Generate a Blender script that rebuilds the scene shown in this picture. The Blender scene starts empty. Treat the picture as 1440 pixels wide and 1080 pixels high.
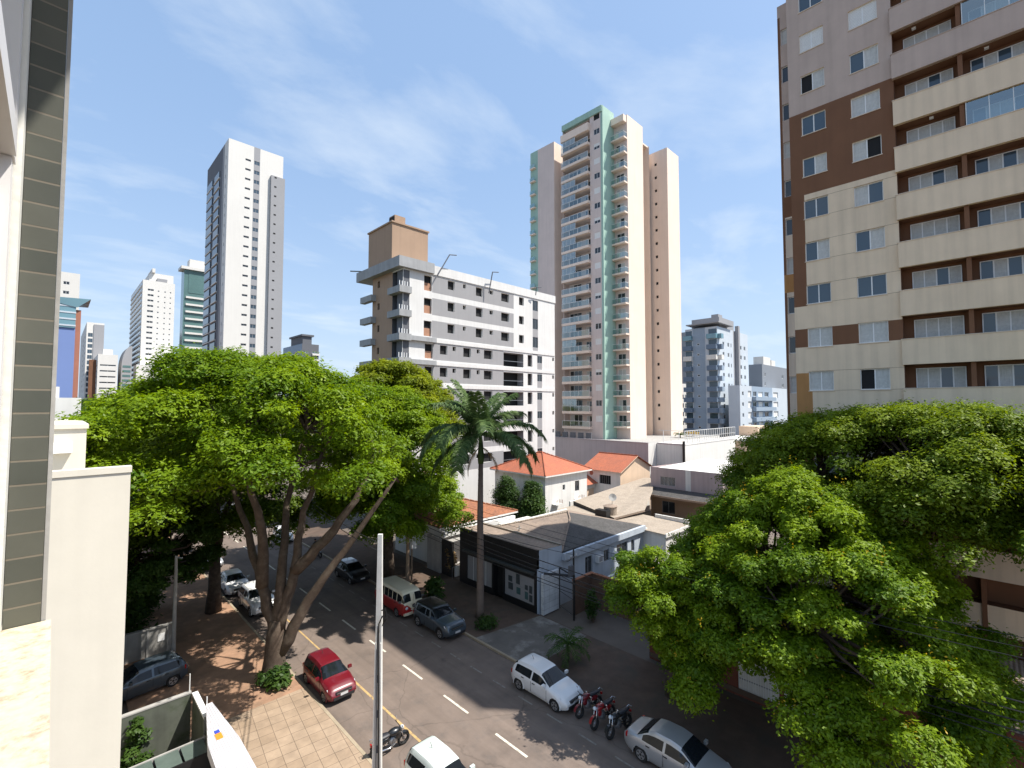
import bpy, bmesh, math, random
import numpy as np
from mathutils import Vector, Matrix

random.seed(7)
RAD = math.radians
scene = bpy.context.scene
COL = scene.collection

# ---------------------------------------------------------------- camera
cam_data = bpy.data.cameras.new("camera")
cam_data.sensor_fit = 'HORIZONTAL'
cam_data.sensor_width = 36.0
cam_data.lens = 36.0 * 655.0 / 1440.0
cam_data.clip_start = 0.05
cam_data.clip_end = 9000
cam = bpy.data.objects.new("camera", cam_data)
COL.objects.link(cam)
cam.location = (0, 0, 15.5)
cam.rotation_euler = (RAD(90) + math.atan(30 / 655), 0, -math.atan(644 / 655))
scene.camera = cam

# ---------------------------------------------------------------- sky
SUN_EL, SUN_AZ = RAD(58), RAD(139.4)      # azimuth clockwise from +Y
world = bpy.data.worlds.new("World")
scene.world = world
world.use_nodes = True
nt = world.node_tree
nt.nodes.clear()
def wn(t, **k):
    n = nt.nodes.new(t)
    for a, b in k.items():
        setattr(n, a, b)
    return n
out = wn('ShaderNodeOutputWorld'); bg = wn('ShaderNodeBackground')
sky = wn('ShaderNodeTexSky', sky_type='NISHITA', sun_disc=False, sun_elevation=SUN_EL, sun_rotation=SUN_AZ,
         altitude=300, air_density=1.1, dust_density=2.2, ozone_density=1.2)
tc = wn('ShaderNodeTexCoord'); sep = wn('ShaderNodeSeparateXYZ')
nt.links.new(tc.outputs['Generated'], sep.inputs[0])
zc = wn('ShaderNodeMath', operation='MAXIMUM'); zc.inputs[1].default_value = 0.0
nt.links.new(sep.outputs['Z'], zc.inputs[0])
za = wn('ShaderNodeMath', operation='ADD'); za.inputs[1].default_value = 0.12
nt.links.new(zc.outputs[0], za.inputs[0])
dx = wn('ShaderNodeMath', operation='DIVIDE'); dy = wn('ShaderNodeMath', operation='DIVIDE')
nt.links.new(sep.outputs['X'], dx.inputs[0]); nt.links.new(za.outputs[0], dx.inputs[1])
nt.links.new(sep.outputs['Y'], dy.inputs[0]); nt.links.new(za.outputs[0], dy.inputs[1])
cmb = wn('ShaderNodeCombineXYZ')
nt.links.new(dx.outputs[0], cmb.inputs[0]); nt.links.new(dy.outputs[0], cmb.inputs[1])
mp = wn('ShaderNodeMapping'); mp.inputs['Rotation'].default_value = (0, 0, RAD(40)); mp.inputs['Scale'].default_value = (1.1, 1.9, 1)
mp.inputs['Location'].default_value = (2.3, 0.4, 0)
nt.links.new(cmb.outputs[0], mp.inputs[0])
n1 = wn('ShaderNodeTexNoise'); n1.inputs['Scale'].default_value = 1.15; n1.inputs['Detail'].default_value = 9
n1.inputs['Roughness'].default_value = 0.58; n1.inputs['Distortion'].default_value = 0.3
nt.links.new(mp.outputs[0], n1.inputs['Vector'])
cr = wn('ShaderNodeValToRGB')
cr.color_ramp.elements[0].position = 0.49; cr.color_ramp.elements[0].color = (0.0, 0.0, 0.0, 1)
cr.color_ramp.elements[1].position = 0.86; cr.color_ramp.elements[1].color = (0.8, 0.8, 0.8, 1)
nt.links.new(n1.outputs['Fac'], cr.inputs[0])
vl = wn('ShaderNodeMix', data_type='RGBA'); vl.inputs[0].default_value = 0.6; vl.inputs[7].default_value = (2.15, 3.3, 5.2, 1)
nt.links.new(sky.outputs[0], vl.inputs[6])
mx = wn('ShaderNodeMix', data_type='RGBA'); mx.inputs[7].default_value = (4.7, 5.2, 5.7, 1)
nt.links.new(cr.outputs[0], mx.inputs[0]); nt.links.new(vl.outputs[2], mx.inputs[6])
inv = wn('ShaderNodeMath', operation='SUBTRACT'); inv.inputs[0].default_value = 1.0
nt.links.new(zc.outputs[0], inv.inputs[1])
pwr = wn('ShaderNodeMath', operation='POWER'); pwr.inputs[1].default_value = 5.0; nt.links.new(inv.outputs[0], pwr.inputs[0])
hz = wn('ShaderNodeMath', operation='MULTIPLY'); hz.inputs[1].default_value = 0.8; nt.links.new(pwr.outputs[0], hz.inputs[0])
mh = wn('ShaderNodeMix', data_type='RGBA'); mh.inputs[7].default_value = (4.0, 4.75, 5.5, 1)
nt.links.new(hz.outputs[0], mh.inputs[0]); nt.links.new(mx.outputs[2], mh.inputs[6])
nt.links.new(mh.outputs[2], bg.inputs['Color'])
bg.inputs['Strength'].default_value = 0.125
nt.links.new(bg.outputs[0], out.inputs[0])

# ---------------------------------------------------------------- sun
sl = bpy.data.lights.new("sun", 'SUN'); sl.energy = 5.0; sl.angle = RAD(0.5); sl.color = (1.0, 0.95, 0.87)
so = bpy.data.objects.new("sun", sl); COL.objects.link(so)
sdir = Vector((math.sin(SUN_AZ) * math.cos(SUN_EL), math.cos(SUN_AZ) * math.cos(SUN_EL), math.sin(SUN_EL)))
so.rotation_euler = sdir.to_track_quat('Z', 'Y').to_euler(); so.location = (0, -40, 80)
scene.view_settings.view_transform = 'Standard'
scene.view_settings.look = 'None'
scene.view_settings.exposure = 0.62
scene.cycles.max_bounces = 6; scene.cycles.transparent_max_bounces = 6
scene.cycles.diffuse_bounces = 3; scene.cycles.glossy_bounces = 3; scene.cycles.transmission_bounces = 3
scene.cycles.caustics_reflective = False; scene.cycles.caustics_refractive = False

# ---------------------------------------------------------------- materials
def srgb(r, g, b):
    f = lambda c: (c / 12.92 if c <= 0.04045 else ((c + 0.055) / 1.055) ** 2.4)
    return (f(r / 255), f(g / 255), f(b / 255))
MATS = {}
def mat(name, col, rough=0.8, var=0.12, scale=3.0, streak=0.0, metal=0.0, bump=0.0, spec=0.5, coat=0.0, dirt=None, alpha=1.0):
    """plain painted / mineral surface: base colour with mottling, optional vertical rain streaks and bump"""
    if name in MATS: return MATS[name]
    m = bpy.data.materials.new(name); m.use_nodes = True
    t = m.node_tree; b = t.nodes['Principled BSDF']
    b.inputs['Roughness'].default_value = rough; b.inputs['Metallic'].default_value = metal
    b.inputs['Specular IOR Level'].default_value = spec
    b.inputs['Coat Weight'].default_value = coat
    b.inputs['Base Color'].default_value = (*col, 1)
    if var > 0 or streak > 0:
        co = t.nodes.new('ShaderNodeTexCoord')
        nz = t.nodes.new('ShaderNodeTexNoise'); nz.inputs['Scale'].default_value = scale; nz.inputs['Detail'].default_value = 6
        nz.inputs['Roughness'].default_value = 0.65
        t.links.new(co.outputs['Object'], nz.inputs['Vector'])
        mr = t.nodes.new('ShaderNodeMapRange'); mr.inputs[1].default_value = 0.25; mr.inputs[2].default_value = 0.75
        mr.inputs[3].default_value = 1 - var; mr.inputs[4].default_value = 1 + var
        t.links.new(nz.outputs['Fac'], mr.inputs[0])
        last = mr.outputs[0]
        if streak > 0:
            mpp = t.nodes.new('ShaderNodeMapping'); mpp.inputs['Scale'].default_value = (1.6, 1.6, 0.07)
            t.links.new(co.outputs['Object'], mpp.inputs[0])
            n2 = t.nodes.new('ShaderNodeTexNoise'); n2.inputs['Scale'].default_value = 1.7; n2.inputs['Detail'].default_value = 7
            t.links.new(mpp.outputs[0], n2.inputs['Vector'])
            m2 = t.nodes.new('ShaderNodeMapRange'); m2.inputs[1].default_value = 0.42; m2.inputs[2].default_value = 0.78
            m2.inputs[3].default_value = 1; m2.inputs[4].default_value = 1 - streak
            t.links.new(n2.outputs['Fac'], m2.inputs[0])
            mm = t.nodes.new('ShaderNodeMath'); mm.operation = 'MULTIPLY'
            t.links.new(last, mm.inputs[0]); t.links.new(m2.outputs[0], mm.inputs[1]); last = mm.outputs[0]
        hv = t.nodes.new('ShaderNodeHueSaturation'); hv.inputs['Color'].default_value = (*col, 1)
        t.links.new(last, hv.inputs['Value'])
        fin = hv.outputs[0]
        if dirt is not None:
            n3 = t.nodes.new('ShaderNodeTexNoise'); n3.inputs['Scale'].default_value = dirt[1]; n3.inputs['Detail'].default_value = 8
            n3.inputs['Roughness'].default_value = 0.7
            t.links.new(co.outputs['Object'], n3.inputs['Vector'])
            m3 = t.nodes.new('ShaderNodeMapRange'); m3.inputs[1].default_value = 0.5; m3.inputs[2].default_value = 0.68
            t.links.new(n3.outputs['Fac'], m3.inputs[0])
            mxx = t.nodes.new('ShaderNodeMix'); mxx.data_type = 'RGBA'
            mxx.inputs[7].default_value = (*dirt[0], 1)
            t.links.new(m3.outputs[0], mxx.inputs[0]); t.links.new(fin, mxx.inputs[6]); fin = mxx.outputs[2]
        t.links.new(fin, b.inputs['Base Color'])
        if bump > 0:
            bp = t.nodes.new('ShaderNodeBump'); bp.inputs['Strength'].default_value = bump; bp.inputs['Distance'].default_value = 0.02
            nb = t.nodes.new('ShaderNodeTexNoise'); nb.inputs['Scale'].default_value = scale * 12; nb.inputs['Detail'].default_value = 3
            t.links.new(co.outputs['Object'], nb.inputs['Vector'])
            t.links.new(nb.outputs['Fac'], bp.inputs['Height']); t.links.new(bp.outputs[0], b.inputs['Normal'])
    MATS[name] = m
    return m

def brick(name, c1, c2, mortar, w, h, gap=0.01, axis='z', rough=0.85, off=0.5, bump=0.5, squash=1.0, rot=0.0):
    """brick, tile or paver pattern; axis 'z' lies flat in XY, 'y' runs in local XZ, 'x' in local YZ"""
    if name in MATS: return MATS[name]
    m = bpy.data.materials.new(name); m.use_nodes = True
    t = m.node_tree; b = t.nodes['Principled BSDF']; b.inputs['Roughness'].default_value = rough
    co = t.nodes.new('ShaderNodeTexCoord'); sp = t.nodes.new('ShaderNodeSeparateXYZ'); cb = t.nodes.new('ShaderNodeCombineXYZ')
    t.links.new(co.outputs['Object'], sp.inputs[0])
    a = {'z': ('X', 'Y'), 'y': ('X', 'Z'), 'x': ('Y', 'Z')}[axis]
    t.links.new(sp.outputs[a[0]], cb.inputs[0]); t.links.new(sp.outputs[a[1]], cb.inputs[1])
    mpp = t.nodes.new('ShaderNodeMapping'); mpp.inputs['Rotation'].default_value = (0, 0, rot)
    t.links.new(cb.outputs[0], mpp.inputs[0])
    br = t.nodes.new('ShaderNodeTexBrick'); br.offset = off; br.squash = squash
    br.inputs['Scale'].default_value = 1; br.inputs['Brick Width'].default_value = w; br.inputs['Row Height'].default_value = h
    br.inputs['Mortar Size'].default_value = gap; br.inputs['Mortar Smooth'].default_value = 0.1
    br.inputs['Color1'].default_value = (*c1, 1); br.inputs['Color2'].default_value = (*c2, 1); br.inputs['Mortar'].default_value = (*mortar, 1)
    t.links.new(mpp.outputs[0], br.inputs['Vector'])
    nz = t.nodes.new('ShaderNodeTexNoise'); nz.inputs['Scale'].default_value = 1.3; nz.inputs['Detail'].default_value = 8; nz.inputs['Roughness'].default_value = 0.7
    t.links.new(co.outputs['Object'], nz.inputs['Vector'])
    mr = t.nodes.new('ShaderNodeMapRange'); mr.inputs[1].default_value = 0.25; mr.inputs[2].default_value = 0.75
    mr.inputs[3].default_value = 0.72; mr.inputs[4].default_value = 1.22
    t.links.new(nz.outputs['Fac'], mr.inputs[0])
    hv = t.nodes.new('ShaderNodeHueSaturation'); t.links.new(br.outputs['Color'], hv.inputs['Color']); t.links.new(mr.outputs[0], hv.inputs['Value'])
    t.links.new(hv.outputs[0], b.inputs['Base Color'])
    bp = t.nodes.new('ShaderNodeBump'); bp.inputs['Strength'].default_value = bump; bp.inputs['Distance'].default_value = 0.01; bp.invert = True
    t.links.new(br.outputs['Fac'], bp.inputs['Height']); t.links.new(bp.outputs[0], b.inputs['Normal'])
    MATS[name] = m
    return m

def wave(name, c1, c2, period, axis=0, rough=0.85, bump=0.8, rot=0.0, mott=0.3, moss=None):
    """ribbed roofing or corrugated sheet"""
    if name in MATS: return MATS[name]
    m = bpy.data.materials.new(name); m.use_nodes = True
    t = m.node_tree; b = t.nodes['Principled BSDF']; b.inputs['Roughness'].default_value = rough
    co = t.nodes.new('ShaderNodeTexCoord')
    wv = t.nodes.new('ShaderNodeTexWave'); wv.bands_direction = 'XYZ'[axis]; wv.inputs['Scale'].default_value = 0.314 / period
    wv.inputs['Distortion'].default_value = 0.15
    t.links.new(co.outputs['Object'], wv.inputs['Vector'])
    mxx = t.nodes.new('ShaderNodeMix'); mxx.data_type = 'RGBA'; mxx.inputs[6].default_value = (*c1, 1); mxx.inputs[7].default_value = (*c2, 1)
    nz = t.nodes.new('ShaderNodeTexNoise'); nz.inputs['Scale'].default_value = 0.9; nz.inputs['Detail'].default_value = 9; nz.inputs['Roughness'].default_value = 0.75
    t.links.new(co.outputs['Object'], nz.inputs['Vector'])
    mr0 = t.nodes.new('ShaderNodeMapRange'); mr0.inputs[1].default_value = 0.35; mr0.inputs[2].default_value = 0.65
    t.links.new(nz.outputs['Fac'], mr0.inputs[0]); t.links.new(mr0.outputs[0], mxx.inputs[0])
    n2 = t.nodes.new('ShaderNodeTexNoise'); n2.inputs['Scale'].default_value = 6; n2.inputs['Detail'].default_value = 5
    t.links.new(co.outputs['Object'], n2.inputs['Vector'])
    mr = t.nodes.new('ShaderNodeMapRange'); mr.inputs[1].default_value = 0.25; mr.inputs[2].default_value = 0.75
    mr.inputs[3].default_value = 1 - mott; mr.inputs[4].default_value = 1 + mott
    t.links.new(n2.outputs['Fac'], mr.inputs[0])
    hv = t.nodes.new('ShaderNodeHueSaturation'); t.links.new(mxx.outputs[2], hv.inputs['Color']); t.links.new(mr.outputs[0], hv.inputs['Value'])
    t.links.new(hv.outputs[0], b.inputs['Base Color'])
    bp = t.nodes.new('ShaderNodeBump'); bp.inputs['Strength'].default_value = bump; bp.inputs['Distance'].default_value = 0.05
    t.links.new(wv.outputs['Fac'], bp.inputs['Height']); t.links.new(bp.outputs[0], b.inputs['Normal'])
    MATS[name] = m
    return m

def leafmat(name, c_dark, c_light, trans=0.45):
    if name in MATS: return MATS[name]
    m = bpy.data.materials.new(name); m.use_nodes = True
    t = m.node_tree; t.nodes.clear()
    o = t.nodes.new('ShaderNodeOutputMaterial')
    at = t.nodes.new('ShaderNodeAttribute'); at.attribute_name = 'tint'
    mxx = t.nodes.new('ShaderNodeMix'); mxx.data_type = 'RGBA'; mxx.inputs[6].default_value = (*c_dark, 1); mxx.inputs[7].default_value = (*c_light, 1)
    t.links.new(at.outputs['Fac'], mxx.inputs[0])
    d = t.nodes.new('ShaderNodeBsdfDiffuse'); tr = t.nodes.new('ShaderNodeBsdfTranslucent')
    hv = t.nodes.new('ShaderNodeHueSaturation'); hv.inputs['Hue'].default_value = 0.49; hv.inputs['Value'].default_value = 1.15; hv.inputs['Saturation'].default_value = 1.05
    t.links.new(mxx.outputs[2], d.inputs[0]); t.links.new(mxx.outputs[2], hv.inputs['Color']); t.links.new(hv.outputs[0], tr.inputs[0])
    ms = t.nodes.new('ShaderNodeMixShader'); ms.inputs[0].default_value = trans
    t.links.new(d.outputs[0], ms.inputs[1]); t.links.new(tr.outputs[0], ms.inputs[2])
    g = t.nodes.new('ShaderNodeBsdfGlossy'); g.inputs['Roughness'].default_value = 0.5
    m3 = t.nodes.new('ShaderNodeMixShader'); m3.inputs[0].default_value = 0.018
    t.links.new(ms.outputs[0], m3.inputs[1]); t.links.new(g.outputs[0], m3.inputs[2])
    t.links.new(m3.outputs[0], o.inputs[0])
    MATS[name] = m
    return m

def glass(name, col=(0.02, 0.025, 0.03), rough=0.04, spec=0.7):
    return mat(name, col, rough=rough, var=0, spec=spec)
def clearglass(name, tint=(0.75, 0.9, 0.88), fac=0.35):
    if name in MATS: return MATS[name]
    m = bpy.data.materials.new(name); m.use_nodes = True
    t = m.node_tree; t.nodes.clear()
    o = t.nodes.new('ShaderNodeOutputMaterial'); tr = t.nodes.new('ShaderNodeBsdfTransparent'); tr.inputs[0].default_value = (*tint, 1)
    g = t.nodes.new('ShaderNodeBsdfGlossy'); g.inputs['Roughness'].default_value = 0.06; g.inputs[0].default_value = (0.85, 0.95, 0.95, 1)
    ms = t.nodes.new('ShaderNodeMixShader'); ms.inputs[0].default_value = fac
    t.links.new(tr.outputs[0], ms.inputs[1]); t.links.new(g.outputs[0], ms.inputs[2]); t.links.new(ms.outputs[0], o.inputs[0])
    MATS[name] = m
    return m

M_GLASS = glass('window_glass', (0.025, 0.03, 0.035))
M_GLASSB = glass('blue_window_glass', (0.05, 0.08, 0.11))
M_DARK = mat('dark_interior', (0.012, 0.012, 0.013), 0.9, 0)
M_FRAME = mat('white_frame', (0.75, 0.75, 0.74), 0.5, 0.05)
M_SHUT = mat('white_shutter', (0.72, 0.70, 0.66), 0.6, 0.06)
M_CURT = mat('pale_curtain', (0.5, 0.5, 0.48), 0.9, 0.15, 6)
M_GREYD = mat('dark_grey_render', (0.12, 0.125, 0.14), 0.9, 0.05, 0.1)
M_STEEL = mat('grey_metal', (0.28, 0.29, 0.3), 0.45, 0.1, metal=0.6)
M_BLACK = mat('black_paint', (0.012, 0.012, 0.013), 0.5, 0.1)
M_CONC = mat('concrete', (0.36, 0.35, 0.33), 0.9, 0.18, 1.2, streak=0.25, bump=0.2)

# ---------------------------------------------------------------- mesh builder
class MB:
    def __init__(self, T=None):
        self.v = []; self.f = []; self.mi = []; self.mats = []; self.T = T or Matrix.Identity(4)
    def m(self, mt):
        if mt not in self.mats: self.mats.append(mt)
        return self.mats.index(mt)
    def poly(self, pts, mt):
        n = len(self.v)
        for p in pts: self.v.append(tuple(self.T @ Vector(p)))
        self.f.append(tuple(range(n, n + len(pts)))); self.mi.append(self.m(mt))
    def mesh(self, vs, fs, mt):
        n = len(self.v); k = self.m(mt)
        for p in vs: self.v.append(tuple(self.T @ Vector(p)))
        for f in fs: self.f.append(tuple(i + n for i in f)); self.mi.append(k)
    def box(self, x0, x1, y0, y1, z0, z1, mt, skip=''):
        vs = [(x0, y0, z0), (x1, y0, z0), (x1, y1, z0), (x0, y1, z0), (x0, y0, z1), (x1, y0, z1), (x1, y1, z1), (x0, y1, z1)]
        fs = {'b': (3, 2, 1, 0), 't': (4, 5, 6, 7), 'f': (0, 1, 5, 4), 'r': (1, 2, 6, 5), 'k': (2, 3, 7, 6), 'l': (3, 0, 4, 7)}
        self.mesh(vs, [q for k, q in fs.items() if k not in skip], mt)
    def prism(self, pts, z0, z1, mt, top=None):
        n = len(pts)
        vs = [(p[0], p[1], z0) for p in pts] + [(p[0], p[1], z1) for p in pts]
        self.mesh(vs, [(i, (i + 1) % n, n + (i + 1) % n, n + i) for i in range(n)] + [tuple(range(n - 1, -1, -1))], mt)
        self.poly([(p[0], p[1], z1) for p in pts], top or mt)
    def tube(self, pts, rad, mt, n=8, caps=True):
        pts = [Vector(p) for p in pts]
        if not isinstance(rad, (list, tuple)): rad = [rad] * len(pts)
        vs = []; fs = []
        ref = Vector((0, 0, 1)) if abs((pts[-1] - pts[0]).normalized().z) < 0.9 else Vector((1, 0, 0))
        for i, p in enumerate(pts):
            d = (pts[min(i + 1, len(pts) - 1)] - pts[max(i - 1, 0)])
            if d.length < 1e-9: d = Vector((0, 0, 1))
            d.normalize(); a = d.cross(ref)
            if a.length < 1e-4: a = d.orthogonal()
            a.normalize(); b = d.cross(a)
            for k in range(n):
                t = 2 * math.pi * k / n
                vs.append(p + (a * math.cos(t) + b * math.sin(t)) * rad[i])
        for i in range(len(pts) - 1):
            for k in range(n):
                fs.append((i * n + k, i * n + (k + 1) % n, (i + 1) * n + (k + 1) % n, (i + 1) * n + k))
        if caps:
            fs.append(tuple(range(n - 1, -1, -1))); fs.append(tuple(range((len(pts) - 1) * n, len(pts) * n)))
        self.mesh(vs, fs, mt)
    def build(self, name, parent=None, smooth=False, loc=None):
        me = bpy.data.meshes.new(name)
        me.from_pydata(self.v, [], self.f)
        for q in self.mats: me.materials.append(q)
        me.polygons.foreach_set('material_index', self.mi)
        if smooth: me.polygons.foreach_set('use_smooth', [True] * len(self.f))
        me.update()
        return link(name, me, parent, loc)

def link(name, me, parent=None, loc=None, M=None):
    o = bpy.data.objects.new(name, me); COL.objects.link(o)
    if parent is not None: o.parent = parent
    if M is not None: o.matrix_basis = M
    if loc is not None: o.location = loc
    return o
def tag(o, label=None, cat=None, group=None, kind=None):
    for k, v in (('label', label), ('category', cat), ('group', group), ('kind', kind)):
        if v: o[k] = v
    return o
def empty(name, loc, label, cat, group=None, rz=0):
    o = bpy.data.objects.new(name, None); COL.objects.link(o); o.location = loc; o.rotation_euler = (0, 0, rz)
    o.empty_display_size = 0.2
    return tag(o, label, cat, group)
def structure(name, mb):
    o = mb.build(name); o['kind'] = 'structure'; return o
def copy_tree(o, parent=None):
    c = o.copy(); COL.objects.link(c)
    if parent is not None: c.parent = parent
    for ch in list(o.children): copy_tree(ch, c)
    return c
def FR(x, y, z=0, ang=0):
    return Matrix.Translation((x, y, z)) @ Matrix.Rotation(RAD(ang), 4, 'Z')
WEST, SOUTH = -90, 0          # frames for faces looking to -X and to -Y: local x right, y inward, z up

def facade(mb, W, z0, z1, openings, wm, regions=(), recess=0.16, rev=None, back=None):
    """wall sheet from x 0..W, z0..z1 with recessed openings (x0,x1,z0,z1[,recess[,back]]); regions recolour rectangles"""
    xs = {0, W}; zs = {z0, z1}
    for o in openings: xs |= {o[0], o[1]}; zs |= {o[2], o[3]}
    for r in regions: xs |= {min(max(r[0], 0), W), min(max(r[1], 0), W)}; zs |= {min(max(r[2], z0), z1), min(max(r[3], z0), z1)}
    xs = sorted(x for x in xs if 0 <= x <= W); zs = sorted(z for z in zs if z0 <= z <= z1)
    vid = {}
    def vert(i, j):
        if (i, j) not in vid:
            vid[(i, j)] = len(mb.v); mb.v.append(tuple(mb.T @ Vector((xs[i], 0, zs[j]))))
        return vid[(i, j)]
    for i in range(len(xs) - 1):
        if xs[i + 1] - xs[i] < 1e-6: continue
        cx = (xs[i] + xs[i + 1]) / 2
        col = [o for o in openings if o[0] < cx < o[1]]
        creg = [r for r in regions if r[0] < cx < r[1]]
        for j in range(len(zs) - 1):
            cz = (zs[j] + zs[j + 1]) / 2
            if any(o[2] < cz < o[3] for o in col): continue
            mt = wm
            for r in creg:
                if r[2] < cz < r[3]: mt = r[4]
            mb.f.append((vert(i, j), vert(i + 1, j), vert(i + 1, j + 1), vert(i, j + 1))); mb.mi.append(mb.m(mt))
    for o in openings:
        d = o[4] if len(o) > 4 and o[4] else recess
        bk = o[5] if len(o) > 5 and o[5] else (back or M_DARK)
        rm = (o[6] if len(o) > 6 else None) or rev or wm
        a, b, c, e = o[:4]
        mb.poly([(a, 0, c), (a, d, c), (a, d, e), (a, 0, e)], rm); mb.poly([(b, 0, c), (b, 0, e), (b, d, e), (b, d, c)], rm)
        mb.poly([(a, 0, c), (b, 0, c), (b, d, c), (a, d, c)], rm); mb.poly([(a, 0, e), (a, d, e), (b, d, e), (b, 0, e)], rm)
        mb.poly([(a, d, c), (b, d, c), (b, d, e), (a, d, e)], bk)

WIN = {}
def winmesh(w, h, panes=2, fm=None, gm=None, fw=0.05, shut=0.0, curtain=0, transom=False):
    """window as one mesh: frame, mullions, glass (curtain seen in some panes, roller shutter from the top)"""
    fm = fm or M_FRAME; gm = gm or M_GLASS
    key = (round(w, 2), round(h, 2), panes, fm.name, gm.name, fw, shut, curtain, transom)
    if key in WIN: return WIN[key]
    b = MB()
    b.box(0, w, -0.05, 0, 0, fw, fm); b.box(0, w, -0.05, 0, h - fw, h, fm)
    b.box(0, fw, -0.05, 0, fw, h - fw, fm); b.box(w - fw, w, -0.05, 0, fw, h - fw, fm)
    pw = w / panes
    for i in range(panes):
        mt = M_CURT if (curtain >> i) & 1 else gm
        b.poly([(i * pw, -0.012, 0), ((i + 1) * pw, -0.012, 0), ((i + 1) * pw, -0.012, h), (i * pw, -0.012, h)], mt)
        if i: b.box(i * pw - fw * .5, i * pw + fw * .5, -0.045, -0.002, fw, h - fw, fm)
    if transom: b.box(fw, w - fw, -0.044, -0.003, h * .68, h * .68 + fw, fm)
    if shut > 0: b.box(fw, w - fw, -0.04, -0.014, h * (1 - shut), h - fw, M_SHUT)
    me = bpy.data.meshes.new('window'); me.from_pydata(b.v, [], b.f)
    for q in b.mats: me.materials.append(q)
    me.polygons.foreach_set('material_index', b.mi); me.update()
    WIN[key] = me
    return me
def window(parent, F, x, z, w, h, d=0.16, **k):
    return link('window', winmesh(w, h, **k), parent, M=F @ Matrix.Translation((x, d - 0.015, z)))
# ================================================================ SETTING
M_SOIL = mat('urban_ground', (0.13, 0.105, 0.085), 0.95, 0.3, 0.25, dirt=((0.07, 0.075, 0.05), 0.1))
M_ASPH = mat('asphalt', (0.165, 0.127, 0.104), 0.9, 0.16, 0.55, bump=0.35, dirt=((0.135, 0.108, 0.092), 0.9))
def asphalt_wear(m):
    t = m.node_tree; b = t.nodes['Principled BSDF']; src = b.inputs['Base Color'].links[0].from_socket
    co = t.nodes.new('ShaderNodeTexCoord')
    def layer(sc, n_sc, lo, hi, val, prev, voro=False):
        mp_ = t.nodes.new('ShaderNodeMapping'); mp_.inputs['Scale'].default_value = sc; t.links.new(co.outputs['Object'], mp_.inputs[0])
        if voro:
            nz = t.nodes.new('ShaderNodeTexVoronoi'); nz.feature = 'DISTANCE_TO_EDGE'; nz.inputs['Scale'].default_value = n_sc
            wob = t.nodes.new('ShaderNodeTexNoise'); wob.inputs['Scale'].default_value = .6; wob.inputs['Detail'].default_value = 6
            t.links.new(mp_.outputs[0], wob.inputs['Vector']); ad = t.nodes.new('ShaderNodeVectorMath'); ad.operation = 'ADD'
            t.links.new(mp_.outputs[0], ad.inputs[0]); t.links.new(wob.outputs['Color'], ad.inputs[1]); t.links.new(ad.outputs[0], nz.inputs['Vector']); o = nz.outputs['Distance']
        else:
            nz = t.nodes.new('ShaderNodeTexNoise'); nz.inputs['Scale'].default_value = n_sc; nz.inputs['Detail'].default_value = 7; nz.inputs['Roughness'].default_value = .65
            t.links.new(mp_.outputs[0], nz.inputs['Vector']); o = nz.outputs['Fac']
        mr = t.nodes.new('ShaderNodeMapRange'); mr.inputs[1].default_value = lo; mr.inputs[2].default_value = hi; mr.inputs[3].default_value = val[0]; mr.inputs[4].default_value = val[1]
        t.links.new(o, mr.inputs[0]); hv = t.nodes.new('ShaderNodeHueSaturation'); t.links.new(prev, hv.inputs['Color']); t.links.new(mr.outputs[0], hv.inputs['Value'])
        return hv.outputs[0]
    s1 = layer((1.1, .05, 1), 1.0, .3, .7, (.82, 1.2), src)
    s2 = layer((1, 1, 1), .35, .55, .72, (1.0, .72), s1)
    s3 = layer((1, 1, 1), .16, .0, .006, (.74, 1.0), s2, True)
    t.links.new(s3, b.inputs['Base Color'])
asphalt_wear(M_ASPH)
M_PAVE = brick('beige_paving', srgb(160, 140, 119), srgb(149, 129, 108), srgb(105, 90, 76), 0.62, 0.62, 0.012, off=0.0, bump=0.25, rot=0.12)
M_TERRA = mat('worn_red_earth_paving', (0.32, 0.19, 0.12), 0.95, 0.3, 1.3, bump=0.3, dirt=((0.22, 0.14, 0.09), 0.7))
M_TERRB = mat('shade_darkened_red_earth', (0.10, 0.066, 0.047), 0.95, 0.3, 1.1, bump=0.3, dirt=((0.075, 0.06, 0.045), 0.6))  # red earth darkened, with the shade put into its colour
M_KERB = mat('kerb_concrete', (0.33, 0.27, 0.19), 0.9, 0.2, 2.0)
M_PAINT = mat('road_paint', (0.62, 0.58, 0.48), 0.8, 0.2, 5.0, dirt=((0.3, 0.26, 0.2), 3.0))
M_YPAINT = mat('worn_yellow_paint', (0.46, 0.31, 0.13), 0.85, 0.25, 5.0, dirt=((0.2, 0.15, 0.1), 3.0))
M_FPAINT = mat('faded_road_paint', (0.24, 0.215, 0.185), 0.9, 0.25, 5.0, dirt=((0.13, 0.105, 0.09), 4.0))
M_DRIVE = mat('patched_driveway_concrete', (0.13, 0.115, 0.1), 0.9, 0.25, 0.9, dirt=((0.30, 0.28, 0.25), 0.55))  # base darkened to carry shade; pale patches belong to the concrete

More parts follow.
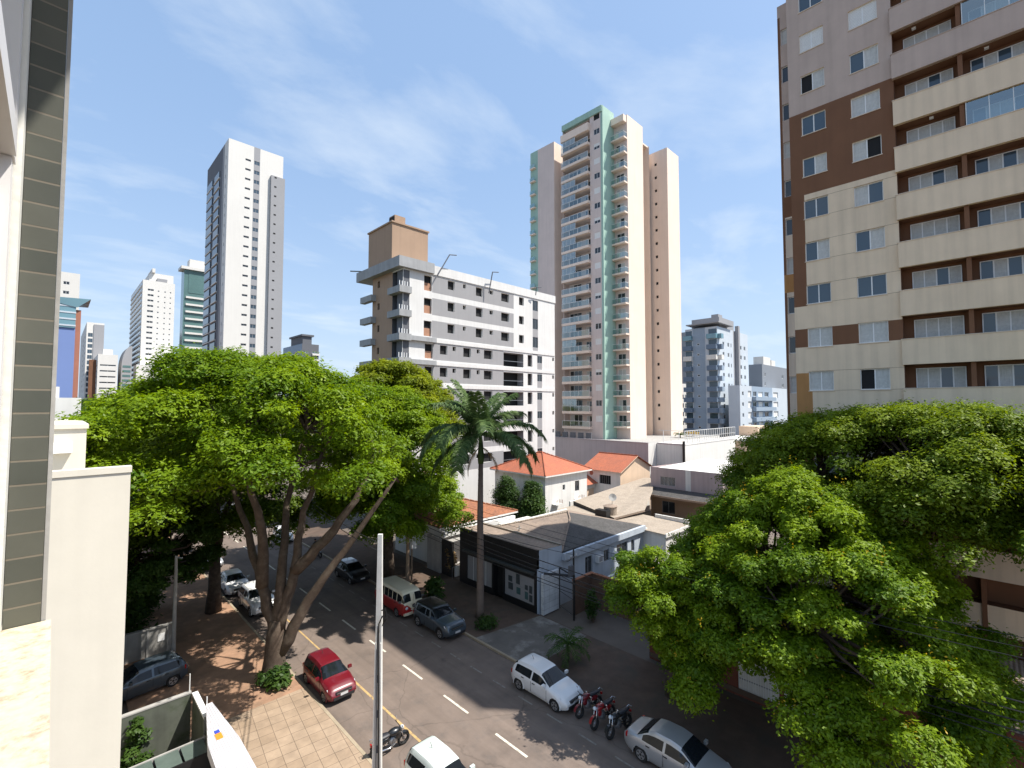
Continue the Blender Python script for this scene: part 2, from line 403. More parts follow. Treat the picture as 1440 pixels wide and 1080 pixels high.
g = MB(); g.box(-2500, 2500, -300, 4500, -2, 0, M_SOIL); structure('ground', g)
r = MB(); r.poly([(10.35, -80, .004), (20.3, -80, .004), (20.3, 900, .004), (10.35, 900, .004)], M_ASPH); structure('road', r)
b = MB(); b.box(5.6, 10.2, -60, 26.6, 0.0, 0.12, M_PAVE, 'b'); structure('pavement', b)
b = MB(); b.box(3.2, 10.2, 26.6, 260, 0.0, 0.118, M_TERRA, 'b'); structure('earth_pavement', b)
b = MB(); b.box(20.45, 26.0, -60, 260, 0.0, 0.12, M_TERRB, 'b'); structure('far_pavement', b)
b = MB(); b.poly([(20.46, 19.2, .124), (25.9, 19.2, .124), (25.9, 23.4, .124), (20.46, 24.2, .124)], M_DRIVE); structure('driveway', b)
b = MB()
for x0, x1 in ((10.2, 10.35), (20.3, 20.45)): b.box(x0, x1, -60, 260, 0, 0.13, M_KERB, 'b')
structure('kerb', b)
b = MB()
y = -30.4
while y < 120:
    b.box(15.33, 15.45, y, y + 2.05, .005, .0085, M_PAINT); y += 4.1
structure('lane_marking', b)
b = MB()
y = -29
while y < 90:
    b.box(18.14, 18.23, y, y + 1.0, .005, .0085, M_FPAINT); y += 2.0
structure('parking_marking', b)
b = MB(); b.box(12.5, 12.62, 17.2, 26.6, .005, .0085, M_YPAINT); b.box(12.5, 12.6, 29.5, 46, .005, .0085, M_YPAINT)
structure('yellow_parking_marking', b)
# wooded rise at the horizon
M_HILL = mat('far_woodland', (0.045, 0.075, 0.05), 1.0, 0.35, 0.02)
hb = MB(); rs = random.Random(3)
for ring, (dist, hmax) in enumerate(((1500, 15), (2400, 34))):
    prev = None
    for k in range(90):
        a = RAD(-30 + k * 1.6); h = hmax * (0.75 + 0.25 * math.sin(k * .31 + ring)) + rs.uniform(-1, 1)
        p = (math.sin(a) * dist, math.cos(a) * dist)
        q = (math.sin(a) * (dist + 300), math.cos(a) * (dist + 300))
        if prev:
            hb.poly([(*prev[0], -1), (*p, -1), (*p, h * .7), (*prev[0], prev[2] * .7)], M_HILL)
            hb.poly([(*prev[0], prev[2] * .7), (*p, h * .7), (*q, h), (*prev[1], prev[2])], M_HILL)
        prev = (p, q, h)
structure('hills', hb)
# ================================================================ NEAR TOWER (right)
M_CREAM = mat('cream_render', (0.75, 0.595, 0.43), 0.9, 0.08, 0.5, streak=0.16)
M_CREAM2 = mat('pale_cream_render', (0.70, 0.58, 0.46), 0.9, 0.08, 0.5, streak=0.2)
M_TAUPE = mat('taupe_render', (0.50, 0.39, 0.33), 0.9, 0.1, 0.5, streak=0.12)
M_BROWN = mat('brown_render', (0.18, 0.083, 0.042), 0.9, 0.12, 0.6, streak=0.1)
M_OCHRE = mat('ochre_render', (0.42, 0.21, 0.075), 0.9, 0.12, 0.6, streak=0.1)
M_SCORE = mat('score_line', (0.25, 0.19, 0.13), 0.95, 0.1)
rt = empty('apartment_tower', (35, 8.75, 0), 'cream, brown and taupe apartment tower with long balcony bands at the right edge', 'apartment tower')
F = FR(0, 0, 0, WEST)
S = lambda j: 16.45 + 2.83 * j
mb = MB(F)
ops = []; reg = []
for j in range(-5, 10):
    for a, w in ((0.72, 1.35), (3.42, 1.43)):
        ops.append((a, a + w, S(j), S(j) + 1.24))
    ops.append((5.5, 11.3, S(j), S(j) + 1.38, .8, M_BROWN, M_BROWN))
reg += [(0, 5.5, 35.0, 46.6, M_TAUPE), (0, 5.5, 29.4, 35.0, M_BROWN), (0, .75, 22.0, 29.4, M_BROWN), (0, 5.5, S(1) + .02, S(1) + 1.22, M_BROWN),
        (0, .9, 10.0, 17.6, M_OCHRE), (5.5, 11.3, 33, 46.6, M_TAUPE), (11.3, 12.25, 30, 46.6, M_TAUPE)]
facade(mb, 12.25, 0, 46.6, ops, M_CREAM, reg)
for j in range(-5, 5):        # scored joints in the render
    if j != 1:
        for zz in (S(j) - .012, S(j) + 1.25): mb.box(.9, 5.5, -.004, .002, zz, zz + .018, M_SCORE)
mb.poly([(0, 0, 0), (0, 0, 46.6), (0, 14, 46.6), (0, 14, 0)], M_TAUPE)
mb.poly([(12.25, 0, 0), (12.25, 14, 0), (12.25, 14, 46.6), (12.25, 0, 46.6)], M_CREAM)
mb.poly([(0, 14, 0), (0, 14, 46.6), (12.25, 14, 46.6), (12.25, 14, 0)], M_CREAM)
mb.poly([(0, 0, 46.6), (12.25, 0, 46.6), (12.25, 14, 46.6), (0, 14, 46.6)], M_CREAM)
mb.build('wall', rt)
# set-back wing seen past the corner
mb = MB(FR(2.2, 1.15, 0, WEST))
ops = [(.18, .75, S(j) - .1, S(j) + 1.1) for j in range(-4, 10)]
facade(mb, 1.15, 0, 44.9, ops, M_TAUPE, [(0, 1.15, 21, 30.5, M_BROWN), (0, 1.15, 0, 29, M_CREAM2), (0, .16, 0, 44, M_BROWN), (0, 1.15, S(-1) - 1.4, S(-1) - .1, M_BROWN), (0, 1.15, S(3) - 1.4, S(3) - .1, M_OCHRE)])
mb.poly([(0, 0, 0), (0, 0, 44.9), (0, 9, 44.9), (0, 9, 0)], M_TAUPE); mb.poly([(0, 0, 44.9), (1.15, 0, 44.9), (1.15, 9, 44.9), (0, 9, 44.9)], M_TAUPE)
mb.build('wing', rt)
for j in range(-1, 10):
    window(rt, FR(2.2, 1.15, 0, WEST), .18, S(j) - .1, .57, 1.2, panes=1, curtain=j % 3 == 0)
rs = random.Random(5)
def detailed_window(parent, F, x, z, w, h, panes, states, d=0.16):
    """frame with each pane and each curtain as meshes of their own"""
    fr = MB(); fw = .045
    fr.box(0, w, -.06, 0, 0, fw, M_FRAME); fr.box(0, w, -.06, 0, h - fw, h, M_FRAME)
    fr.box(0, fw, -.06, 0, fw, h - fw, M_FRAME); fr.box(w - fw, w, -.06, 0, fw, h - fw, M_FRAME)
    pw = w / panes
    for i in range(1, panes): fr.box(i * pw - .03, i * pw + .03, -.055, -.002, fw, h - fw, M_FRAME)
    fr.box(-.04, w + .04, -.19, -.062, -.05, -.002, M_CREAM2)
    o = fr.build('window', parent); o.matrix_basis = F @ Matrix.Translation((x, d - .012, z))
    for i in range(panes):
        st = states[i % len(states)]
        if st == 'open': continue
        p = MB(); a, b = i * pw + .03, (i + 1) * pw - .03
        p.poly([(a, -.03, fw), (b, -.03, fw), (b, -.03, h - fw), (a, -.03, h - fw)], M_GLASSB if st == 'g' else M_GLASS)
        if st == 'c':
            n = 10
            p = MB()
            for k in range(n):
                u0, u1 = a + (b - a) * k / n, a + (b - a) * (k + 1) / n
                y0, y1 = -.03 + .008 * (k % 2), -.03 + .008 * ((k + 1) % 2)
                p.poly([(u0, y0, fw), (u1, y1, fw), (u1, y1, h - fw), (u0, y0, h - fw)], M_CURT)
            p.build('curtain', o)
        elif st == 's':
            p = MB(); n = 12
            for k in range(n):
                z0 = fw + (h - 2 * fw) * k / n; z1 = fw + (h - 2 * fw) * (k + 1) / n
                p.poly([(a - .03, -.05, z0), (b + .03, -.05, z0), (b + .03, -.042, z1), (a - .03, -.042, z1)], M_SHUT)
            p.build('shutter', o)
        else: p.build('pane', o)
    return o
C1 = {9: 'gg', 8: 'ss', 7: ('open', 'c'), 6: 'gg', 5: 'gc', 4: 'gg', 3: 'gc', 2: 'gg', 1: 'cc', 0: 'cc', -1: 'gc', -2: 'cc'}
C2 = {9: 'sc', 8: 'ss', 7: 'gc', 6: 'cc', 5: ('c', 'open'), 4: 'cg', 3: 'gc', 2: 'gg', 1: 'cc', 0: ('open', 'c'), -1: 'gg', -2: 'cc'}
for j in range(-2, 10):
    detailed_window(rt, F, .72, S(j), 1.35, 1.24, 2, C1[j]); detailed_window(rt, F, 3.42, S(j), 1.43, 1.24, 2, C2[j])
pat = ['ccgc', 'cgcg', 'gcgc', 'cccc', 'cggc', 'gccg']
for j in range(-2, 10):
    for k, a in enumerate((5.95, 8.75)):
        detailed_window(rt, F, a, S(j) - .1, 2.1, 1.3, 4, pat[(j * 3 + k * 2) % 6], d=.8)
for j in range(-3, 10):
    q = MB(F); cm = M_TAUPE if j >= 7 else (M_CREAM2 if j < -0 else M_CREAM)
    q.box(5.45, 11.35, -.24, -.10, S(j) - 1.45, S(j), cm); q.box(5.45, 5.6, -.10, -.004, S(j) - 1.45, S(j), cm); q.box(11.2, 11.35, -.10, -.004, S(j) - 1.45, S(j), cm)
    q.box(5.42, 11.353, -.27, -.08, S(j) + .002, S(j) + .04, M_CREAM2 if j < 7 else M_TAUPE)
    q.build('balcony', rt)
p = MB(F)
for a in (8.25,):
    q = MB(F)
    q.box(a, a + .2, -.07, .78, 3.0, 44.9, M_BROWN)
    q.build('pillar', rt)
CG = clearglass('balcony_glass', (0.68, 0.78, 0.82), 0.28)
for j, a, w in ((7, 8.5, 2.65), (5, 8.5, 2.65)):
    q = MB(F); q.poly([(a, -.12, S(j) + .045), (a + w, -.12, S(j) + .045), (a + w, -.12, S(j) + 1.37), (a, -.12, S(j) + 1.37)], CG)
    for i in range(4): q.box(a + i * w / 3 - .015, a + i * w / 3 + .015, -.135, -.105, S(j) + .045, S(j) + 1.37, M_FRAME)
    q.build('glass_enclosure', rt)
q = MB(F)
for a, j in ((6.4, 7), (6.5, 8), (9.3, 6), (7.0, 5)): q.box(a, a + .18, .2, .38, S(j) + 1.28, S(j) + 1.37, M_FRAME)
q.build('balcony_lamp', rt)
q = MB(); q.box(4.5, 9, -6, .5, 44.92, 49.5, M_FRAME); q.build('water_tank', rt)

# ================================================================ TEAL AND PINK TOWER
M_PINK = mat('pale_pink_render', (0.80, 0.655, 0.545), 0.9, 0.05, 0.3, streak=0.07)
M_PINKD = mat('shade_side_pink_render', (0.66, 0.55, 0.50), 0.9, 0.06, 0.3, streak=0.08)  # darker copy of the pink; west-face shade is in the colour
M_TEAL = mat('teal_render', (0.34, 0.50, 0.42), 0.9, 0.06, 0.4, streak=0.08)
M_RAIL = clearglass('green_glass_rail', (0.66, 0.74, 0.73), 0.2)
tt = empty('apartment_tower', (74, 50.4, 0), 'tall pink apartment tower with teal corner and stacked glass balconies, behind the red roofed houses', 'apartment tower')
FW = FR(0, 9.8, 0, WEST); ZT = 73.7
Z = lambda j: 11.4 + 2.95 * j
mb = MB(FW); ops = []
for j in range(0, 21):
    if j == 20: ops.append((.1, 6.9, Z(j) + .9, Z(j) + 2.35, 1.6, M_PINKD))
    else: ops.append((.1, 6.9, Z(j), Z(j) + 2.45, 1.6, M_PINKD))
    ops.append((7.85, 9.2, Z(j) + 1.0, Z(j) + 2.15, .1))
facade(mb, 9.8, 0, ZT - 1.2, ops, M_PINKD)
mb.box(-.05, 9.8, -.25, 0.4, ZT - 1.2, ZT, M_TEAL)
mb.T = Matrix.Identity(4)
mb.box(.4, 18, .3, 9.4, ZT - 1.25, ZT - .9, M_PINK)
mb.poly([(0, 9.8, 0), (18, 9.8, 0), (18, 9.8, ZT - 1.2), (0, 9.8, ZT - 1.2)][::-1], M_PINKD)
mb.poly([(18, 9.8, 0), (18, 0, 0), (18, 0, ZT - 1), (18, 9.8, ZT - 1)][::-1], M_PINK)
mb.build('wall', tt)
mb = MB(); mb.box(-.03, 3.9, -.12, .35, 0, ZT, M_TEAL); mb.box(3.9, 4.2, -.12, .35, 0, ZT - 2, M_TEAL); mb.build('teal_fin', tt)
mb = MB()      # pink stair column in front
FC = FR(3.9, -.121, 0, WEST)
mb.T = FC
facade(mb, 3.0, 0, 72.2, [(.5, 2.2, Z(j) + .1, Z(j) + 2.2, .1) for j in range(0, 20)], M_PINKD)
mb.T = Matrix.Identity(4)
mb.poly([(3.9, -3.121, 0), (9.8, -3.121, 0), (9.8, -3.121, 72.2), (3.9, -3.121, 72.2)], M_PINK)
mb.poly([(9.8, -3.121, 0), (9.8, 3, 0), (9.8, 3, 72.2), (9.8, -3.121, 72.2)], M_PINK)
mb.poly([(3.9, -3.121, 72.2), (9.8, -3.121, 72.2), (9.8, 3, 72.2), (3.9, 3, 72.2)], M_PINK)
mb.box(2.75, 3.895, -3.0, -.14, 70.6, 71.9, M_PINK)
mb.build('stair_column', tt)
for j in range(0, 20):
    q = MB(); q.box(2.75, 3.885, -3.1, -.14, Z(j) - .2, Z(j) + .1, M_PINK); o = q.build('balcony', tt)
    q = MB(); q.poly([(2.8, -3.05, Z(j) + .12), (2.8, -.16, Z(j) + .12), (2.8, -.16, Z(j) + 1.0), (2.8, -3.05, Z(j) + 1.0)], M_RAIL)
    q.poly([(2.8, -3.05, Z(j) + .12), (3.88, -3.05, Z(j) + .12), (3.88, -3.05, Z(j) + 1.0), (2.8, -3.05, Z(j) + 1.0)], M_RAIL)
    q.box(2.77, 2.83, -3.08, -.16, Z(j) + 1.0, Z(j) + 1.05, M_FRAME); q.box(2.83, 3.88, -3.08, -3.02, Z(j) + 1.0, Z(j) + 1.05, M_FRAME)
    q.build('railing', o)
    window(tt, FC, .5, Z(j) + .1, 1.7, 2.1, .1, panes=2, curtain=(j * 5) % 4)
rs = random.Random(9)
for j in range(0, 20):
    q = MB(FW); q.box(.1, 6.9, -.75, -.004, Z(j) - .5, Z(j), M_PINK)
    if j == 19: q.box(.0, 6.95, -.74, -.004, Z(20) - .6, Z(20) + .9, M_PINK)
    o = q.build('balcony', tt)
    q = MB(FW); q.poly([(.15, -.7, Z(j)), (6.85, -.7, Z(j)), (6.85, -.7, Z(j) + 1.0), (.15, -.7, Z(j) + 1.0)], M_RAIL)
    q.box(.12, 6.88, -.73, -.67, Z(j) + 1.0, Z(j) + 1.06, M_FRAME)
    for x in (.12, 2.2, 4.3, 6.83): q.box(x, x + .05, -.72, -.68, Z(j), Z(j) + 1.0, M_FRAME)
    q.build('railing', o)
    st = rs.random()
    window(tt, FW, .5, Z(j) + .02, 3.0, 2.2, 1.6, panes=3, curtain=rs.choice((0, 0, 1, 4)), fw=.06)
    window(tt, FW, 4.6, Z(j) + .9, 1.4, 1.1, 1.6, panes=2, curtain=rs.choice((0, 1)))
    window(tt, FW, 7.85, Z(j) + 1.0, 1.35, 1.15, .1, panes=2, shut=(1.0 if j % 5 in (0, 2) else (.5 if j % 5 == 3 else 0)))
    if st < .45:
        q = MB(FW); q.poly([(.15, -.6, Z(j) + 1.07), (3.6, -.6, Z(j) + 1.07), (3.6, -.6, Z(j) + 2.4), (.15, -.6, Z(j) + 2.4)], CG)
        for x in (.13, 1.3, 2.45, 3.6): q.box(x, x + .04, -.62, -.58, Z(j) + 1.07, Z(j) + 2.4, M_FRAME)
        q.build('glass_enclosure', o)
# wings
def wing(x, y0, y1, wx, h, teal, wins):
    q = MB(FR(x, y1, 0, WEST)); L = y1 - y0
    ops = [(a, a + .55, Z(j) + .9, Z(j) + 1.5, .12) for a in wins for j in range(0, 20)]
    facade(q, L, 0, h, ops, M_PINKD if teal else M_PINK, [(0, teal, 0, h, M_TEAL)] if teal else ())  # right wing's west face takes the paler pink as partly lit
    q.T = Matrix.Identity(4)
    q.poly([(x, y0, 0), (x + wx, y0, 0), (x + wx, y0, h), (x, y0, h)], M_PINK); q.poly([(x + wx, y0, 0), (x + wx, y1, 0), (x + wx, y1, h), (x + wx, y0, h)], M_PINK)
    q.poly([(x, y0, h), (x + wx, y0, h), (x + wx, y1, h), (x, y1, h)], M_PINK)
    o = q.build('wing', tt)
    return o
wl = wing(0, 12.15, 19.0, 5, 71.5, 2.2, ())
wr = wing(19.2, -3.6, 9, 5.4, 71.5, 0, (7.6, 9.6))
for j in range(0, 20):
    q = MB(FR(0, 19.0, 0, WEST)); q.box(.3, 1.7, -.6, -.004, Z(j), Z(j) + .25, M_PINK); q.box(.3, 1.7, -.58, -.54, Z(j) + .26, Z(j) + 1.0, M_RAIL)
    q.build('ledge', wl)
    q = MB(); q.box(24.604, 24.95, -2.8, -1.6, Z(j), Z(j) + .5, M_PINK); q.build('ledge', wr)
q = MB(); q.box(.8, 1.6, 6.4, 7.2, ZT, ZT + .9, M_TEAL); q.build('roof_vent', tt)

# ================================================================ UNFINISHED WHITE BLOCK
M_WHITE = mat('white_render', (0.66, 0.65, 0.63), 0.9, 0.06, 0.4, streak=0.1)
M_LGREY = mat('light_grey_render', (0.31, 0.305, 0.31), 0.9, 0.06, 0.4, streak=0.06)
M_GREYC = mat('raw_grey_concrete', (0.33, 0.335, 0.34), 0.9, 0.15, 0.7, streak=0.2)
M_TAN = mat('tan_render', (0.37, 0.25, 0.17), 0.9, 0.06, 0.5, streak=0.1)
M_TERR = mat('terracotta_block', (0.36, 0.19, 0.12), 0.9, 0.15, 2)
wb = empty('unfinished_building', (31.5, 52, 0), 'white and grey apartment block under construction with empty window holes and tan roof block', 'building')
def T(k): return 32.9 - 3.06 * k
mb = MB(); ops = []; reg = []
D = .35
X0 = 31.5
for k in range(3):
    t = T(k)
    for a, b, h in ((34.7, 35.95, 2.05), (38.6, 39.8, 1.25), (43.7, 45.0, 1.3), (48.8, 50.5, 1.3), (52.7, 53.8, 1.3)):
        ops.append((a - X0, b - X0, t - h, t, D))
    for a, b in ((41.3, 41.85), (46.4, 47.1)): ops.append((a - X0, b - X0, t - .62, t - .02, D))
    ops.append((55.9 - X0, 57.2 - X0, t - 1.75, t, .12))
    reg.append((36.0 - X0, 51.5 - X0, t - 2.15, t + .15, M_LGREY)); reg.append((55.9 - X0, 57.2 - X0, t - 3.06, t, M_LGREY))
for k in range(3, 9):
    t = T(k)
    for a, b, h in ((34.9, 36.2, 1.95), (37.35, 38.6, 1.25), (41.4, 42.8, 1.3), (45.3, 47.0, 1.3), (54.7, 55.8, 1.9), (57.0, 58.2, 1.2)):
        ops.append((a - X0, b - X0, t - h, t, D))
    for a, b in ((39.5, 40.1), (43.9, 44.5), (60.8, 61.3)): ops.append((a - X0, b - X0, t - .62, t - .02, D))
    ops.append((49.3 - X0, 53.7 - X0, t - 2.15, t, 1.4, M_DARK, M_LGREY))
    reg.append((36.2 - X0, 49.3 - X0, t - 2.1, t + .15, M_LGREY)); reg.append((57.0 - X0, 58.2 - X0, t - 3.0, t, M_LGREY))
    ops.append((0.05, .95, t - 2.1, t + .1, 1.5, M_DARK, M_GREYD))
for k in range(3): ops.append((0.05, .95, T(k) - 2.1, T(k) + .1, 1.5, M_DARK, M_GREYD))
facade(mb, 30.0, 0, 33.2, ops, M_WHITE, reg)
# west face: loggia strip, tan wall with small windows
mb.T = FR(0, 8.0, 0, WEST)
ops = []
for k in range(9):
    ops.append((5.4, 7.95, T(k) - 2.1, T(k) + .1, 1.5, M_DARK, M_GREYD)); ops.append((1.4, 2.0, T(k) - 1.2, T(k) - .3, .2))
facade(mb, 8.0, 0, 33.2, ops, M_TAN, [(5.4, 8, 0, 33.2, M_WHITE)])
mb.T = Matrix.Identity(4)
mb.poly([(30, 0, 0), (30, 12, 0), (30, 12, 33.2), (30, 0, 33.2)], M_WHITE)
mb.poly([(0, 8, 0), (0, 8, 33.2), (30, 12, 33.2), (30, 12, 0)], M_WHITE)
mb.build('wall', wb)
mb = MB(); mb.box(-.9, 4.5, -.55, 11.2, 33.2, 34.55, M_GREYC, ''); mb.box(4.5, 30.1, -.12, 11.2, 33.203, 34.45, M_WHITE); mb.build('roof_slab', wb)
mb = MB(); mb.box(-.5, 5.1, 2.0, 8.4, 34.56, 39.6, M_TAN); mb.box(-.65, 5.25, 1.85, 8.55, 39.6, 39.8, M_TAN); o = mb.build('roof_block', wb)
mb = MB(); mb.box(.1, 1.7, 2.4, 3.8, 39.802, 40.9, M_TAN); mb.box(.0, .08, 2.5, 3.7, 39.9, 40.7, M_DARK); mb.build('vent', o)
for k in range(0, 8):
    q = MB(); big = k in (3, 4)
    q.prism([(-.75, -.45), (1.05, -.45), (1.05, -.004), (-.004, -.004), (-.004, 2.6), (-.75, 2.6)], T(k) - 2.95, T(k) - 2.1, M_GREYC); pass
    if k in (2, 3, 4): q.box(1.05, 5.0, -.44, -.004, T(k) - 2.85, T(k) - 2.25, M_GREYC); q.box(5.0, 29.9, -.1, -.004, T(k) - 2.8, T(k) - 2.3, M_WHITE)
    o = q.build('balcony', wb)
    q = MB()
    for i in range(5): q.box(-.7 + i * .38, -.62 + i * .38, -.3, -.22, T(k) - 2.098, T(k) - 1.5, M_FRAME)
    q.box(.2, .28, 1.0, 1.08, T(k) - 2.098, T(k) - 1.3, M_STEEL); q.build('prop', o)
    q = MB(); q.box(-.75, -.004, 7.0, 10.2, T(k) - 2.95, T(k) - 2.1, M_GREYC); q.build('balcony', wb)
for k in range(9):    # half-walled door holes and steel window of the stair strip
    q = MB(); a = 34.7 if k < 3 else 34.9
    q.box(a + .02 - X0, a + 1.22 - X0, D - .12, D - .05, T(k) - 2.0, T(k) - .95, M_TERR); q.build('block_infill', wb)
    if k >= 3:
        q = MB(); q.box(49.32 - X0, 53.68 - X0, .05, .09, T(k) - 1.35, T(k) - 1.28, M_STEEL); q.build('railing', wb)
    window(wb, FR(0, 0), (55.9 if k < 3 else 57.0) - X0, T(k) - (1.75 if k < 3 else 1.2), 1.3 if k < 3 else 1.2, 1.75 if k < 3 else 1.2, .12, panes=2, fm=M_STEEL)
for x, z, a, L in ((4.9, 33.0, .5, 3.6), (14.2, 32.2, .12, 3.2), (24.5, 33.6, -.2, 1.2)):
    q = MB(); p1 = (x + math.sin(a) * L, -1.0, z + math.cos(a) * L)
    q.tube([(x, -.6, z), p1], .08, M_GREYD, 6); q.tube([p1, (p1[0] + 1.2, -1.0, p1[2] + .2)], .07, M_GREYD, 6); q.build('hoist_arm', wb)
q = MB(); q.tube([(-1.2, 9, 34.3), (-2.6, 9.6, 34.2)], .09, M_STEEL, 6); q.build('hoist_arm', wb)

# ================================================================ DISTANT TOWERS
M_OFFW = mat('offwhite_render', (0.66, 0.64, 0.6), 0.9, 0.04, 0.1, streak=0.05)
M_GREYT = mat('mid_grey_render', (0.30, 0.30, 0.31), 0.9, 0.05, 0.1)
M_GREYD = mat('dark_grey_render', (0.12, 0.125, 0.14), 0.9, 0.05, 0.1)
M_CURTG = mat('green_curtain_glass', (0.10, 0.18, 0.175), 0.12, 0.25, 0.05, spec=0.8)
M_SKYG = mat('blue_curtain_glass', (0.15, 0.28, 0.33), 0.15, 0.2, 0.05, spec=0.8)
M_COBALT = mat('cobalt_panel', (0.16, 0.23, 0.46), 0.6, 0.08, 0.05)  # cobalt dulled, with distance haze put into the colour
M_BRICKR = mat('red_brick_panel', (0.36, 0.15, 0.1), 0.9, 0.1, 0.2)
M_BLUEG = mat('blue_grey_render', (0.27, 0.34, 0.42), 0.9, 0.06, 0.2)
M_BLUEP = mat('pale_blue_grey_render', (0.50, 0.55, 0.6), 0.9, 0.06, 0.2)
M_SLATEB = mat('slate_render', (0.2, 0.22, 0.25), 0.9, 0.06, 0.2)
M_NAVY = mat('slate_balcony', (0.13, 0.18, 0.25), 0.85, 0.06, 0.2)
def tower(x, y, W, L, h, label, wm, south=(), west=(), fl=3.1, z0=6, n=None, swm=None, wreg=(), sreg=(), roofm=None, rec=.12, cat='tower'):
    """rectangular block; south/west: lists of (u0,u1,dz0,dz1,glass) window columns; every window a part"""
    t = empty('tower_block', (x, y, 0), label, cat)
    n = n or int((h - z0 - 1.2) // fl)
    mb = MB()
    so_ = [(a, b, z0 + j * fl + c, z0 + j * fl + d, rec) for (a, b, c, d, *_) in south for j in range(n)]
    we_ = [(a, b, z0 + j * fl + c, z0 + j * fl + d, rec) for (a, b, c, d, *_) in west for j in range(n)]
    facade(mb, W, 0, h, so_, wm, sreg)
    mb.T = FR(0, L, 0, WEST); facade(mb, L, 0, h, we_, swm or wm, wreg); mb.T = Matrix.Identity(4)
    mb.poly([(W, 0, 0), (W, L, 0), (W, L, h), (W, 0, h)], wm); mb.poly([(0, L, 0), (0, L, h), (W, L, h), (W, L, 0)], wm)
    mb.poly([(0, 0, h), (W, 0, h), (W, L, h), (0, L, h)], roofm or wm)
    mb.build('wall', t)
    cnt = 0
    for F_, ws in ((FR(0, 0), south), (FR(0, L, 0, WEST), west)):
        for (a, b, c, d, *gm) in ws:
            for j in range(n):
                if cnt < 99:
                    window(t, F_, a, z0 + j * fl + c, b - a, d - c, rec, panes=2 if b - a > 1.2 else 1, gm=gm[0] if gm else M_GLASS, fw=.08, fm=gm[1] if len(gm) > 1 else M_FRAME)
                cnt += 1
    return t
# tall white and grey slab
t = tower(37.5, 168.1, 16.6, 29, 101.5, 'tallest white residential tower on the left with a grey stripe and dark balcony side', M_OFFW,
          south=((4.9, 6.5, 1.1, 1.75, M_GLASS, M_GREYD), (7.5, 9.2, .6, 1.9, M_GLASSB, M_GREYT)), west=((25.5, 26.3, .8, 2.0),), fl=3.22, z0=8,
          swm=M_OFFW, wreg=((0, 24, 0, 101.5, M_GREYD), (22, 23.4, 0, 101.5, M_GREYT)), sreg=((7.4, 9.3, 0, 101.5, M_GREYT),))
q = MB(); q.box(13.0, 16.6, -.0, 20, 0, 92, M_GREYT, 'f'); q.build('wing', t)
t2 = MB(); t2.box(12.6, 17.0, -.9, -.05, 0, 93.5, M_GREYT); t2.build('grey_strip', t)
for j in range(27):
    q = MB(FR(0, 29, 0, WEST)); zz = 8 + 3.22 * j
    q.box(1.0, 9.5, -.35, -.004, zz, zz + .4, M_OFFW if j % 4 else M_GREYT); q.box(12, 19, -.4, -.004, zz, zz + .35, M_OFFW)
    q.box(1.2, 9.3, -.3, -.01, zz + .56, zz + 2.7, M_GLASSB); q.box(12.2, 18.8, -.25, -.01, zz + .46, zz + 2.6, M_GLASS)
    q.build('balcony', t)
    q = MB(); q.box(13.6, 14.3, -.93, -.902, zz + 1.0, zz + 1.5, M_DARK); q.build('small_window', t)
# white tower farther left
t = tower(36.3, 356.7, 16, 60, 92, 'plain white tower with many small windows, between the blue block and the green glass tower', M_OFFW,
          south=((2.4, 5.4, 1.0, 2.2, M_GLASS), (7.3, 8.2, 1.0, 1.8), (10.6, 11.4, 1.0, 1.8), (13.4, 14.2, 1.0, 1.8)), fl=3.3, z0=12, n=23)
q = MB(); q.box(3.5, 15.5, 3, 40, 92.01, 97.5, M_OFFW); q.box(4.5, 6.0, 1, 20, 97.51, 100, M_OFFW); q.box(7, 12, -.0, 2.9, 92.01, 94, M_GREYT); q.build('roof_block', t)
for j in range(24):
    q = MB(FR(0, 60, 0, WEST)); zz = 12 + 3.3 * j
    q.box(2, 58, -.5, -.004, zz, zz + 1.0, M_OFFW); q.box(2.2, 57.8, -.1, -.005, zz + 1.0, zz + 2.6, M_GLASSB); q.build('balcony', t)
q = MB(); q.box(-3, 25, -14, -.3, 0, 39, M_OFFW); q.build('podium', t)
# green glass tower
t = tower(38.2, 239.6, 9, 6, 74, 'green glass office tower half hidden behind the tallest white tower', M_CURTG, swm=M_CURTG, roofm=M_OFFW)
for j in range(17):
    zz = 12 + 3.1 * j
    q = MB(); q.box(.8, 8.4, -.5, -.004, zz, zz + .8, M_OFFW); q.build('balcony', t)
q = MB(); q.box(-1.2, 9.5, -1.0, 6.5, 74.01, 75.2, M_OFFW); q.box(2, 9, 1, 6, 75.21, 79, M_OFFW); q.build('roof_cap', t)
q = MB(); q.box(1.6, 8.0, -.12, -.004, 64, 73, M_CURTG); q.build('glass_bay', t)
# blue block right next to the pier, white tower behind it, slim tower, white slab, round top, dark tower
t = empty('office_block', (-6, 166, 0), 'office block of teal glass over a cobalt panel with a brick edge', 'office block')
q = MB(); q.box(0, 9.4, 0, 14, 0, 35.6, M_COBALT); q.build('wall', t)
q = MB(); q.box(9.402, 10.4, .4, 14, 0, 40.5, M_BRICKR); q.build('brick_edge', t)
q = MB(); q.box(0, 9.39, -.3, 14, 35.61, 43, M_SKYG)
for j in range(4): q.box(-.1, 9.45, -.4, -.302, 36 + 1.7 * j, 36.4 + 1.7 * j, M_BLUEP)
q.build('glass_top', t)
q = MB(); q.poly([(0, -.5, 43.01), (12.2, -.8, 43.5), (12.2, 14, 43.5), (0, 14, 43.01)], M_SKYG); q.poly([(0, -.5, 43.01), (9.6, -.5, 41), (12.2, -.8, 43.5)], M_SKYG); q.build('roof_wing', t)
t = tower(-20, 221.5, 25.2, 12, 61.5, 'plain white tower rising behind the cobalt office block', M_OFFW, south=((18, 19.4, .9, 2.0), (21, 22.6, .9, 2.0)), fl=3.3, z0=20, n=12)
